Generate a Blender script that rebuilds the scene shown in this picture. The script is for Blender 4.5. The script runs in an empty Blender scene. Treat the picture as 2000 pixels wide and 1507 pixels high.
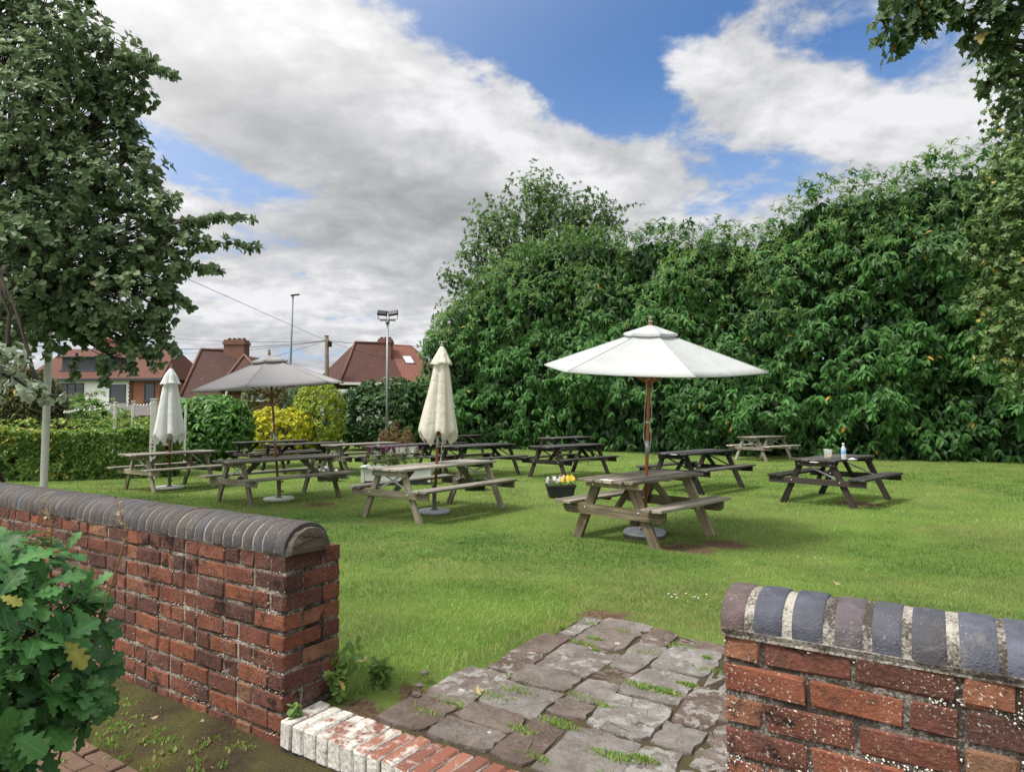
import bpy, math, random
import numpy as np
from mathutils import Vector, Matrix

# ------------------------------------------------------------------ camera, world, sun
random.seed(7)
RNG = np.random.default_rng(11)
SC = bpy.context.scene
COL = SC.collection
FPX, PITCH, ROLL, EYE = 1280.0, math.radians(3.45), math.radians(0.29), 1.54
cam_data = bpy.data.cameras.new('camera')
cam_data.sensor_fit = 'HORIZONTAL'
cam_data.sensor_width = 36.0
cam_data.lens = 36.0 * FPX / 2000.0
cam_data.shift_y = -(753.5 - 730.0) / 2000.0
cam_data.clip_start = 0.05
cam_data.clip_end = 3000
camera = bpy.data.objects.new('camera', cam_data)
COL.objects.link(camera)
SC.camera = camera
_F = Vector((0, math.cos(PITCH), math.sin(PITCH)))
_U0 = Vector((0, -math.sin(PITCH), math.cos(PITCH)))
_R0 = Vector((1, 0, 0))
_R = _R0 * math.cos(ROLL) - _U0 * math.sin(ROLL)
_U = _R0 * math.sin(ROLL) + _U0 * math.cos(ROLL)
camera.matrix_world = Matrix((( _R.x, _U.x, -_F.x, 0), (_R.y, _U.y, -_F.y, 0), (_R.z, _U.z, -_F.z, EYE), (0, 0, 0, 1)))

SUN_AZ, SUN_EL = math.radians(-118), math.radians(58)      # azimuth from +Y, clockwise
world = bpy.data.worlds.new('World')
SC.world = world
world.use_nodes = True


class NT:
    """small helper for node trees"""
    def __init__(s, tree):
        s.t = tree
        s.n = tree.nodes
        s.l = tree.links

    def new(s, kind, **kw):
        n = s.n.new(kind)
        for k, v in kw.items():
            setattr(n, k, v)
        return n

    def put(s, sock, v):
        if v is None:
            return
        if hasattr(v, 'is_linked') or isinstance(v, bpy.types.NodeSocket):
            s.l.new(v, sock)
        else:
            if isinstance(v, (tuple, list)) and sock.type == 'RGBA' and len(v) == 3:
                v = (*v, 1)
            sock.default_value = v

    def m(s, op, a, b=None, c=None, clamp=False):
        n = s.new('ShaderNodeMath', operation=op, use_clamp=clamp)
        for i, v in enumerate((a, b, c)):
            if v is not None:
                s.put(n.inputs[i], v)
        return n.outputs[0]

    def ss(s, v, a, b, lo=0.0, hi=1.0):
        n = s.new('ShaderNodeMapRange', interpolation_type='SMOOTHSTEP')
        s.put(n.inputs[0], v)
        n.inputs[1].default_value = a
        n.inputs[2].default_value = b
        n.inputs[3].default_value = lo
        n.inputs[4].default_value = hi
        return n.outputs[0]

    def mix(s, f, a, b, mode='MIX'):
        n = s.new('ShaderNodeMix', data_type='RGBA', blend_type=mode)
        n.clamp_factor = True
        s.put(n.inputs[0], f)
        s.put(n.inputs[6], a)
        s.put(n.inputs[7], b)
        return n.outputs[2]

    def noise(s, vec, scale, detail=3, rough=0.55, dist=0.0):
        n = s.new('ShaderNodeTexNoise')
        s.put(n.inputs['Vector'], vec)
        n.inputs['Scale'].default_value = scale
        n.inputs['Detail'].default_value = detail
        n.inputs['Roughness'].default_value = rough
        n.inputs['Distortion'].default_value = dist
        return n.outputs[0]

    def vor(s, vec, scale, out=0, feature='F1'):
        n = s.new('ShaderNodeTexVoronoi', feature=feature)
        s.put(n.inputs['Vector'], vec)
        n.inputs['Scale'].default_value = scale
        return n.outputs[out]

    def vec(s, x, y, z):
        n = s.new('ShaderNodeCombineXYZ')
        for i, v in enumerate((x, y, z)):
            s.put(n.inputs[i], v)
        return n.outputs[0]

    def vscale(s, v, k):
        n = s.new('ShaderNodeVectorMath', operation='MULTIPLY')
        s.put(n.inputs[0], v)
        n.inputs[1].default_value = k
        return n.outputs[0]

    def sep(s, v):
        n = s.new('ShaderNodeSeparateXYZ')
        s.put(n.inputs[0], v)
        return n.outputs

    def ramp(s, f, stops):
        n = s.new('ShaderNodeValToRGB')
        e = n.color_ramp.elements
        while len(e) < len(stops):
            e.new(0.5)
        for k, (p, c) in enumerate(stops):
            e[k].position = p
            e[k].color = (*c, 1)
        s.put(n.inputs[0], f)
        return n.outputs[0]


def build_sky():
    t = NT(world.node_tree)
    t.n.clear()
    out = t.new('ShaderNodeOutputWorld')
    bg = t.new('ShaderNodeBackground')
    bg.inputs[1].default_value = 0.1
    t.l.new(bg.outputs[0], out.inputs[0])
    sky = t.new('ShaderNodeTexSky', sky_type='NISHITA')
    sky.sun_disc = False
    sky.sun_elevation = SUN_EL
    sky.sun_rotation = SUN_AZ
    sky.air_density = 1.0
    sky.dust_density = 0.4
    sky.ozone_density = 2.5
    tc = t.new('ShaderNodeTexCoord')
    x, y, z = t.sep(tc.outputs['Generated'])
    az = t.m('ARCTAN2', x, y)
    el = t.m('ARCSINE', z)
    zz = t.m('ADD', t.m('MAXIMUM', z, 0.0), 0.22)
    P = t.vec(t.m('DIVIDE', x, zz), t.m('DIVIDE', y, zz), 0.0)
    w = t.new('ShaderNodeTexNoise')
    t.put(w.inputs['Vector'], P)
    w.inputs['Scale'].default_value = 2.2
    w.inputs['Detail'].default_value = 5
    wv = t.new('ShaderNodeVectorMath', operation='MULTIPLY_ADD')
    t.put(wv.inputs[0], w.outputs['Color'])
    wv.inputs[1].default_value = (0.16, 0.16, 0)
    t.put(wv.inputs[2], P)
    Q = wv.outputs[0]
    n1 = t.noise(Q, 2.6, 10, 0.56, 0.0)
    n2 = t.noise(Q, 8.0, 8, 0.58, 0.0)
    n3 = t.noise(t.vscale(Q, (0.8, 1.3, 1)), 1.7, 7, 0.55, 0.0)
    n4 = t.noise(Q, 18.0, 6, 0.6, 0.0)
    cov = t.m('ADD', t.m('MULTIPLY', t.m('SUBTRACT', n1, 0.5), 1.5), 0.70)
    cov = t.m('ADD', cov, t.m('MULTIPLY', t.m('SUBTRACT', n2, 0.5), 0.85))
    cov = t.m('ADD', cov, t.m('MULTIPLY', t.m('SUBTRACT', n4, 0.5), 0.5))

    def blob(px, py, rx, ry, amp, rot=0.0):
        a0 = math.atan((px - 1000) / FPX)
        e0 = math.atan((807 - py) / FPX * math.cos(a0))
        rx, ry = rx / FPX, ry / FPX
        da = t.m('SUBTRACT', az, a0)
        de = t.m('SUBTRACT', e0, el)          # downwards like the picture
        c, s = math.cos(math.radians(rot)), math.sin(math.radians(rot))
        u = t.m('ADD', t.m('MULTIPLY', da, c / rx), t.m('MULTIPLY', de, s / rx))
        v = t.m('ADD', t.m('MULTIPLY', da, -s / ry), t.m('MULTIPLY', de, c / ry))
        q = t.m('ADD', t.m('MULTIPLY', u, u), t.m('MULTIPLY', v, v))
        return t.m('MULTIPLY', t.m('EXPONENT', t.m('MULTIPLY', q, -1.0)), amp)

    def total(base, rows):
        for r in rows:
            base = t.m('ADD', base, blob(*r))
        return base
    cov = total(cov, [
        (1090, 60, 230, 95, -0.95, 27), (1215, 185, 120, 55, -0.42, 20), (880, -30, 170, 70, -0.55, 25),
        (1330, -10, 190, 60, -0.6, -8), (1640, 40, 160, 80, -0.46, 10), (1480, 322, 175, 62, -0.56, 10),
        (1180, 330, 190, 60, 0.45, 15), (1330, 290, 90, 40, 0.15, 15), (1545, 215, 120, 40, -0.12, 20), (330, 285, 95, 38, -0.5, 20), (430, 320, 90, 26, -0.26, 15), (565, 372, 70, 22, -0.24, 10),
        (450, 585, 90, 24, -0.26, 10), (1330, 395, 100, 26, -0.14, 0), (1770, 115, 60, 40, -0.2, 0),
        (700, 250, 400, 170, 0.35, 20), (1390, 140, 130, 60, 0.36, 20), (1750, 230, 220, 90, 0.42, 10), (1620, 190, 160, 60, 0.25, 15),
        (1000, 420, 280, 110, 0.3, 10), (600, 600, 500, 90, 0.18, 0), (1055, 68, 62, 24, 0.70, 25), (1000, 130, 120, 30, 0.35, 30),
        (500, 60, 220, 120, 0.3, 20)])
    mask = t.ss(cov, 0.34, 0.74)
    # light and dark of the clouds
    sh = t.m('ADD', t.m('MULTIPLY', t.m('SUBTRACT', n3, 0.5), 1.7), 0.60)
    sh = t.m('ADD', sh, t.m('MULTIPLY', t.m('SUBTRACT', n2, 0.5), 1.05))
    sh = t.m('ADD', sh, t.m('MULTIPLY', t.m('SUBTRACT', n4, 0.5), 0.38))
    sh = total(sh, [(700, 370, 330, 110, -0.36, 12), (420, 170, 200, 70, -0.18, 10), (800, 330, 210, 60, -0.12, 10),
                    (930, 215, 300, 55, 0.42, 27), (560, 70, 220, 70, 0.22, 30), (1400, 130, 190, 70, 0.34, 10), (1720, 220, 200, 70, 0.28, 10),
                    (1720, 320, 190, 40, -0.16, 0), (600, 590, 520, 60, 0.30, 0), (400, 420, 160, 60, 0.2, 0), (1230, 350, 160, 40, 0.3, 10)])
    shade = t.ramp(sh, [(0.0, (2.2, 2.28, 2.4)), (0.35, (2.95, 3.02, 3.15)), (0.7, (4.0, 4.04, 4.16)), (1.0, (5.4, 5.42, 5.55))])
    blue = t.mix(1.0, sky.outputs[0], (0.32, 0.66, 0.95), 'MULTIPLY')
    hz = t.ss(el, 0.58, 0.08, 0.06, 0.72)
    blue = t.mix(hz, blue, (3.2, 4.0, 5.4))
    col = t.mix(mask, blue, shade)
    # bright glow around the sun, out of view, added to light the scene more
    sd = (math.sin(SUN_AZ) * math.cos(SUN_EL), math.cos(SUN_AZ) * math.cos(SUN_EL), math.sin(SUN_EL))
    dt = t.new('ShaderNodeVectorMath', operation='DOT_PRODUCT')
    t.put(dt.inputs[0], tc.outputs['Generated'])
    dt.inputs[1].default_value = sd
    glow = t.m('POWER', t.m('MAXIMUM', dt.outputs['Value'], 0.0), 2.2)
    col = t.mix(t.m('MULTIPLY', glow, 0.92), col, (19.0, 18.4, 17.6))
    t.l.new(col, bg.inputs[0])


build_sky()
sun_data = bpy.data.lights.new('sun', 'SUN')
sun_data.energy = 2.5
sun_data.angle = math.radians(11)
sun_data.color = (1.0, 0.95, 0.87)
sun = bpy.data.objects.new('sun', sun_data)
COL.objects.link(sun)
_sd = Vector((math.sin(SUN_AZ) * math.cos(SUN_EL), math.cos(SUN_AZ) * math.cos(SUN_EL), math.sin(SUN_EL)))
sun.rotation_euler = _sd.to_track_quat('Z', 'Y').to_euler()
SC.view_settings.view_transform = 'Standard'
SC.view_settings.look = 'None'
SC.view_settings.exposure = 0.72
SC.view_settings.gamma = 1.0
SC.render.engine = 'CYCLES'
SC.cycles.max_bounces = 6
SC.cycles.diffuse_bounces = 3
SC.cycles.transparent_max_bounces = 6
SC.cycles.use_denoising = True


# ------------------------------------------------------------------ placing
def ray(px, py):
    return _F + _R * ((px - 1000) / FPX) + _U * ((730 - py) / FPX)


def at(px, py, y):
    """the world point seen at photo pixel px,py at world distance y"""
    d = ray(px, py)
    k = y / d.y
    return np.array((d.x * k, y, EYE + d.z * k))


def on(px, py, z=0.0):
    d = ray(px, py)
    k = (z - EYE) / d.z
    return np.array((d.x * k, d.y * k, z))


def smooth01(x):
    x = np.clip(x, 0, 1)
    return x * x * (3 - 2 * x)


# frame of the garden wall: t runs along it towards its gap, s from its front face to the lawn
WA = np.array((-1.005, 2.93))
WU = np.array((0.838, -0.546))
WN = np.array((0.546, 0.838))
GAP = 1.90


def wl(t, s, z=0.0):
    p = WA + WU * t + WN * s
    return np.array((p[0], p[1], z))


def ts(x, y):
    dx, dy = x - WA[0], y - WA[1]
    return dx * WU[0] + dy * WU[1], dx * WN[0] + dy * WN[1]


def lawn_z(x, y):
    t, s = ts(x, y)
    return 0.2 * (1 - smooth01((s - 1.9) / 3.9))


_LAT = RNG.random((256, 256))


def vnoise(x, y, octaves=3):
    out, amp, tot = 0, 1.0, 0
    for k in range(octaves):
        xi, yi = np.floor(x).astype(int), np.floor(y).astype(int)
        fx, fy = smooth01(x - xi), smooth01(y - yi)
        g = lambda a, b: _LAT[a % 256, b % 256]
        v = (g(xi, yi) * (1 - fx) + g(xi + 1, yi) * fx) * (1 - fy) + (g(xi, yi + 1) * (1 - fx) + g(xi + 1, yi + 1) * fx) * fy
        out = out + v * amp
        tot += amp
        amp *= 0.5
        x, y = x * 2.03 + 17, y * 2.03 + 9
    return out / tot


# ------------------------------------------------------------------ mesh helpers
def unit(v):
    v = np.asarray(v, float)
    return v / (np.linalg.norm(v, axis=-1, keepdims=True) + 1e-12)


class MB:
    """collects geometry for ONE mesh object"""
    def __init__(s):
        s.v, s.f, s.mi, s.tint, s.gc, s.n, s.sm = [], {}, {}, [], [], 0, {}

    def add(s, V, F, mat=0, tint=(0.5, 0, 0, 0), gc=None, smooth=False):
        V = np.asarray(V, float)
        k = len(V)
        s.v.append(V)
        T = np.asarray(tint, float)
        s.tint.append(np.broadcast_to(T if T.ndim == 2 else T[None, :], (k, 4)))
        s.gc.append(V if gc is None else np.asarray(gc, float))
        if isinstance(F, np.ndarray):
            groups = {F.shape[1]: F}
        else:
            groups = {}
            for q in F:
                groups.setdefault(len(q), []).append(q)
        for c, a in groups.items():
            a = np.asarray(a, int) + s.n
            s.f.setdefault(c, []).append(a)
            s.mi.setdefault(c, []).append(np.full(len(a), mat))
            s.sm.setdefault(c, []).append(np.full(len(a), smooth))
        s.n += k
        return s

    # a chamfered box: centre, half sizes, axes as rows
    def cbox(s, c, h, ax=None, ch=0.004, mat=0, tint=(0.5, 0, 0, 0), jit=0.0, long=0):
        h = np.asarray(h, float)
        ch = min(ch, 0.45 * h.min())
        ax = np.eye(3) if ax is None else np.asarray(ax, float)
        V, F = [], []
        idx = {}
        for sx in (-1, 1):
            for sy in (-1, 1):
                for sz in (-1, 1):
                    sg = np.array((sx, sy, sz))
                    for a in range(3):
                        p = sg * (h - ch)
                        p[a] = sg[a] * h[a]
                        idx[(sx, sy, sz, a)] = len(V)
                        V.append(p)
        for a in range(3):
            b, c2 = (a + 1) % 3, (a + 2) % 3
            for sg in (-1, 1):
                q = []
                for sb, sc in ((-1, -1), (1, -1), (1, 1), (-1, 1)):
                    k = [0, 0, 0]
                    k[a], k[b], k[c2] = sg, sb, sc
                    q.append(idx[(*k, a)])
                F.append(q if sg > 0 else q[::-1])
            # edges along axis a
            for sb in (-1, 1):
                for sc in (-1, 1):
                    k0, k1 = [0, 0, 0], [0, 0, 0]
                    k0[a], k1[a] = -1, 1
                    for k in (k0, k1):
                        k[b], k[c2] = sb, sc
                    q = [idx[(*k0, b)], idx[(*k1, b)], idx[(*k1, c2)], idx[(*k0, c2)]]
                    F.append(q if sb * sc > 0 else q[::-1])
        for sx in (-1, 1):
            for sy in (-1, 1):
                for sz in (-1, 1):
                    q = [idx[(sx, sy, sz, a)] for a in range(3)]
                    F.append(q if sx * sy * sz > 0 else q[::-1])
        V = np.array(V)
        o = RNG.random(3) * 20
        g = np.roll(V, -long, axis=1) + o
        if jit:
            V = V + RNG.normal(0, jit, V.shape)
        return s.add(V @ ax + np.asarray(c, float), F, mat, tint, g)

    # a straight timber from p to q: w across, d in the 'up' direction
    def bar(s, p, q, w, d, up=(0, 0, 1), ch=0.004, mat=0, tint=(0.5, 0, 0, 0), jit=0.0):
        p, q = np.asarray(p, float), np.asarray(q, float)
        a = unit(q - p)
        b = unit(np.cross(np.asarray(up, float), a))
        c = np.cross(a, b)
        return s.cbox((p + q) / 2, (np.linalg.norm(q - p) / 2, w / 2, d / 2), np.array((a, b, c)), ch, mat, tint, jit)

    def tube(s, pts, rad, n=8, mat=0, tint=(0.5, 0, 0, 0), cap=True, smooth=True):
        pts = np.asarray(pts, float)
        k = len(pts)
        rad = np.broadcast_to(np.asarray(rad, float), (k,))
        tan = unit(np.gradient(pts, axis=0))
        ref = np.array((0, 0, 1.0)) if abs(tan[0][2]) < 0.9 else np.array((1.0, 0, 0))
        b = unit(np.cross(tan, ref))
        c = np.cross(tan, b)
        th = np.linspace(0, 2 * np.pi, n, endpoint=False)
        V = pts[:, None] + rad[:, None, None] * (np.cos(th)[None, :, None] * b[:, None] + np.sin(th)[None, :, None] * c[:, None])
        L = np.r_[0, np.cumsum(np.linalg.norm(np.diff(pts, axis=0), axis=1))]
        g = np.stack([np.broadcast_to(L[:, None], (k, n)), np.broadcast_to(rad[:, None] * np.cos(th), (k, n)), np.broadcast_to(rad[:, None] * np.sin(th), (k, n))], -1)
        F = [(i * n + j, i * n + (j + 1) % n, (i + 1) * n + (j + 1) % n, (i + 1) * n + j) for i in range(k - 1) for j in range(n)]
        F = [q[::-1] for q in F]
        if cap:
            F.append(list(range(n)))
            F.append(list(range((k - 1) * n, k * n))[::-1])
        return s.add(V.reshape(-1, 3), F, mat, tint, g.reshape(-1, 3) + RNG.random(3) * 9, smooth)

    # profile [(r,z)...] turned round the z axis at c
    def lathe(s, c, prof, n=24, mat=0, tint=(0.5, 0, 0, 0), smooth=True, mod=None):
        prof = np.asarray(prof, float)
        k = len(prof)
        th = np.linspace(0, 2 * np.pi, n, endpoint=False)
        R = np.broadcast_to(prof[:, 0][:, None], (k, n)).copy()
        Z = np.broadcast_to(prof[:, 1][:, None], (k, n)).copy()
        if mod is not None:
            R, Z = mod(R, Z, th)
        V = np.stack([R * np.cos(th), R * np.sin(th), Z], -1) + np.asarray(c, float)
        F = [(i * n + j, i * n + (j + 1) % n, (i + 1) * n + (j + 1) % n, (i + 1) * n + j) for i in range(k - 1) for j in range(n)]
        return s.add(V.reshape(-1, 3), F, mat, tint, None, smooth)

    # outline in a plane, pushed along ext
    def prism(s, outline, ext, mat=0, tint=(0.5, 0, 0, 0), gc=None, smooth=False):
        A = np.asarray(outline, float)
        n = len(A)
        V = np.r_[A, A + np.asarray(ext, float)]
        F = [list(range(n))[::-1], list(range(n, 2 * n))] + [(i, (i + 1) % n, n + (i + 1) % n, n + i) for i in range(n)]
        g = None if gc is None else np.r_[gc, gc]
        return s.add(V, F, mat, tint, g, smooth)

    # leaf copies. tpl = (V: x across, y along, z up of the leaf; F). axis = leaf direction, nrm = upper side
    def leaves(s, tpl, P, axis, nrm, size, tint, mat=0, smooth=True):
        TV, TF = tpl
        N, m = len(P), len(TV)
        a = unit(axis)
        x = unit(np.cross(a, nrm))
        z = np.cross(x, a)
        size = np.broadcast_to(np.asarray(size, float), (N,))
        wob = 1 + RNG.normal(0, 0.12, (N, 1, 1))
        V = (TV[None, :, 0, None] * x[:, None] * wob + TV[None, :, 1, None] * a[:, None] + TV[None, :, 2, None] * z[:, None]) * size[:, None, None] + np.asarray(P)[:, None]
        tint = np.asarray(tint, float)
        if tint.ndim == 1:
            tint = np.broadcast_to(tint, (N, 4))
        off = np.arange(N)[:, None, None] * m
        V = V.reshape(-1, 3)
        T = np.repeat(tint, m, axis=0)
        G = np.tile(TV, (N, 1))
        first = True
        for c, arr in TF.items():
            Fk = (arr[None] + off).reshape(-1, c)
            if first:
                s.add(V, Fk, mat, T, G, smooth)
                first = False
            else:
                b = s.n - len(V)
                s.f.setdefault(c, []).append(Fk + b)
                s.mi.setdefault(c, []).append(np.full(len(Fk), mat))
                s.sm.setdefault(c, []).append(np.full(len(Fk), smooth))
        return s

    def build(s, name, mats, parent=None, loc=None):
        me = bpy.data.meshes.new(name)
        V = np.concatenate(s.v)
        me.vertices.add(len(V))
        me.vertices.foreach_set('co', V.astype(np.float32).ravel())
        tot, idx, mi, sm = [], [], [], []
        for c in s.f:
            A = np.concatenate(s.f[c])
            tot.append(np.full(len(A), c))
            idx.append(A.ravel())
            mi.append(np.concatenate(s.mi[c]))
            sm.append(np.concatenate(s.sm[c]))
        tot, idx, mi, sm = map(np.concatenate, (tot, idx, mi, sm))
        me.loops.add(len(idx))
        me.loops.foreach_set('vertex_index', idx.astype(np.int32))
        me.polygons.add(len(tot))
        me.polygons.foreach_set('loop_start', np.r_[0, np.cumsum(tot)[:-1]].astype(np.int32))
        me.polygons.foreach_set('material_index', mi.astype(np.int32))
        me.polygons.foreach_set('use_smooth', sm.astype(bool))
        me.update(calc_edges=True)
        me.validate()
        a = me.attributes.new('tint', 'FLOAT_COLOR', 'POINT')
        a.data.foreach_set('color', np.concatenate(s.tint).astype(np.float32).ravel())
        a = me.attributes.new('gc', 'FLOAT_VECTOR', 'POINT')
        a.data.foreach_set('vector', np.concatenate(s.gc).astype(np.float32).ravel())
        for m in (mats if isinstance(mats, (list, tuple)) else [mats]):
            me.materials.append(m)
        o = bpy.data.objects.new(name, me)
        COL.objects.link(o)
        if parent is not None:
            o.parent = parent
        if loc is not None:
            o.location = loc
        return o


def tag(o, label, cat, group=None):
    o['label'] = label
    o['category'] = cat
    if group:
        o['group'] = group
    return o


def thing(name, label, cat, loc=(0, 0, 0), rot=0.0, group=None):
    o = bpy.data.objects.new(name, None)
    o.empty_display_size = 0.2
    COL.objects.link(o)
    o.location = [float(q) for q in loc]
    o.rotation_euler = (0, 0, rot)
    return tag(o, label, cat, group)


def kind(o, k):
    o['kind'] = k
    return o


# ------------------------------------------------------------------ materials
def mat(name, rough=0.7, spec=0.3):
    m = bpy.data.materials.new(name)
    m.use_nodes = True
    t = NT(m.node_tree)
    b = t.n['Principled BSDF']
    b.inputs['Roughness'].default_value = rough
    b.inputs['Specular IOR Level'].default_value = spec
    return m, t, b


def attr(t, name, kind_='GEOMETRY'):
    n = t.new('ShaderNodeAttribute', attribute_name=name, attribute_type=kind_)
    return n


def bump(t, b, h, strength, dist=0.01):
    n = t.new('ShaderNodeBump')
    n.inputs['Strength'].default_value = strength
    n.inputs['Distance'].default_value = dist
    t.put(n.inputs['Height'], h)
    t.l.new(n.outputs[0], b.inputs['Normal'])


def pos(t):
    return t.new('ShaderNodeNewGeometry').outputs['Position']


def plain(name, c, rough=0.6, spec=0.3, metal=0.0, var=0.15, scale=8.0, bmp=0.0):
    m, t, b = mat(name, rough, spec)
    p = t.new('ShaderNodeTexCoord').outputs['Object']
    n = t.noise(p, scale, 5, 0.6)
    k = t.m('ADD', t.m('MULTIPLY', t.m('SUBTRACT', n, 0.5), 2 * var), 1.0)
    v = t.new('ShaderNodeVectorMath', operation='SCALE')
    v.inputs[0].default_value = c
    t.put(v.inputs['Scale'], k)
    t.l.new(v.outputs[0], b.inputs['Base Color'])
    b.inputs['Metallic'].default_value = metal
    if bmp:
        bump(t, b, n, bmp, 0.02)
    return m


def wood(name, dark, light, green=0.0, rough=0.75):
    m, t, b = mat(name, rough, 0.25)
    g = attr(t, 'gc').outputs['Vector']
    tn = attr(t, 'tint').outputs['Color']
    r = t.sep(tn)[0]
    grain = t.noise(t.vscale(g, (2.2, 46, 46)), 1.0, 6, 0.65, 0.4)
    blot = t.noise(t.vscale(g, (3.5, 9, 9)), 1.0, 4, 0.6)
    crack = t.noise(t.vscale(g, (1.2, 75, 75)), 1.0, 3, 0.5, 0.2)
    f = t.m('ADD', t.m('MULTIPLY', grain, 0.75), t.m('MULTIPLY', blot, 0.5))
    f = t.m('ADD', f, t.m('MULTIPLY', t.m('SUBTRACT', r, 0.5), 0.5))
    f = t.m('ADD', f, t.m('MULTIPLY', t.m('SUBTRACT', t.new('ShaderNodeObjectInfo').outputs['Random'], 0.5), 0.28))
    c = t.mix(t.ss(f, 0.36, 0.9), dark, light)
    if green:
        c = t.mix(t.m('MULTIPLY', t.ss(t.noise(t.vscale(g, (2, 5, 5)), 1.0, 4), 0.48, 0.68), green), c, (0.10, 0.115, 0.035))
    c = t.mix(t.ss(crack, 0.36, 0.3, 0.0, 0.8), c, tuple(q * 0.3 for q in dark))
    t.l.new(c, b.inputs['Base Color'])
    bump(t, b, t.m('ADD', grain, t.m('MULTIPLY', crack, 0.8)), 0.5, 0.006)
    return m


def leaf_mat(name, dark, light, alt=(0.35, 0.25, 0.03), rough=0.42, trans=0.28, spec=0.35, under=None):
    m, t, b = mat(name, rough, spec)
    s = t.sep(attr(t, 'tint').outputs['Color'])
    c = t.mix(s[0], dark, light)
    c = t.mix(s[1], c, alt)
    mot = t.noise(pos(t), 42, 4, 0.65)
    c = t.mix(t.ss(mot, 0.52, 0.7, 0, 0.35), c, tuple(0.6 * a_ + 0.4 * b_ for a_, b_ in zip(light, alt)))
    c = t.mix(t.ss(mot, 0.48, 0.3, 0, 0.4), c, dark)
    g = t.sep(attr(t, 'gc').outputs['Vector'])
    vein = t.ss(t.m('ABSOLUTE', g[0]), 0.0, 0.022, 0.35, 0.0)
    c = t.mix(vein, c, tuple(min(1, q * 1.9 + 0.02) for q in light))
    if under:
        c = t.mix(t.new('ShaderNodeNewGeometry').outputs['Backfacing'], c, under)
    t.l.new(c, b.inputs['Base Color'])
    tr = t.new('ShaderNodeBsdfTranslucent')
    t.l.new(t.mix(0.6, c, tuple(min(1, q * 1.5) for q in light)), tr.inputs[0])
    mx = t.new('ShaderNodeMixShader')
    mx.inputs[0].default_value = trans
    t.l.new(b.outputs[0], mx.inputs[1])
    t.l.new(tr.outputs[0], mx.inputs[2])
    t.l.new(mx.outputs[0], t.n['Material Output'].inputs[0])
    return m


def brick_mat(name, specks=0.5, black=0.4):
    m, t, b = mat(name, 0.9, 0.15)
    p = pos(t)
    s = t.sep(attr(t, 'tint').outputs['Color'])
    c = t.ramp(s[0], [(0.0, (0.09, 0.048, 0.041)), (0.22, (0.145, 0.061, 0.047)), (0.5, (0.205, 0.077, 0.051)), (0.8, (0.275, 0.098, 0.055)), (1.0, (0.265, 0.15, 0.092))])
    n = t.noise(p, 9, 6, 0.65)
    c = t.mix(t.ss(n, 0.3, 0.8), t.mix(1.0, c, (0.62, 0.6, 0.6), 'MULTIPLY'), c)
    fine = t.noise(p, 70, 5, 0.7)
    c = t.mix(t.ss(fine, 0.45, 0.8, 0, 0.5), c, (0.27, 0.15, 0.105))
    c = t.mix(t.ss(t.noise(p, 26, 6, 0.7), 0.48, 0.66, 0, 0.7), c, (0.07, 0.043, 0.035))
    moss = t.ss(t.noise(t.vscale(p, (1, 1, 1.3)), 5.2, 6, 0.7), 0.56, 0.64, 0, black)
    c = t.mix(moss, c, (0.018, 0.014, 0.012))
    lich = t.ss(t.noise(p, 130, 3, 0.6), 0.60, 0.66)
    patch = t.ss(t.noise(p, 5.0, 4, 0.6), 0.36 if specks > 0.8 else 0.45, 0.62)
    c = t.mix(t.m('MULTIPLY', t.m('MULTIPLY', lich, patch), specks), c, (0.55, 0.52, 0.46))
    eff = t.ss(t.noise(p, 3.1, 5, 0.6), 0.58, 0.8, 0, 0.4)
    c = t.mix(eff, c, (0.36, 0.27, 0.23))
    t.l.new(c, b.inputs['Base Color'])
    bump(t, b, t.m('ADD', t.m('MULTIPLY', n, 1.2), fine), 0.75, 0.012)
    return m


def mortar_mat(name, light=(0.46, 0.42, 0.36), dark=(0.06, 0.05, 0.04), thr=0.54):
    m, t, b = mat(name, 0.95, 0.1)
    p = pos(t)
    n = t.noise(p, 6, 5, 0.65)
    k = t.noise(p, 120, 4, 0.7)
    f = t.m('ADD', t.m('MULTIPLY', n, 0.7), t.m('MULTIPLY', k, 0.5))
    c = t.mix(t.ss(f, thr, thr + 0.22), dark, light)
    t.l.new(c, b.inputs['Base Color'])
    bump(t, b, k, 0.9, 0.012)
    return m


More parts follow.
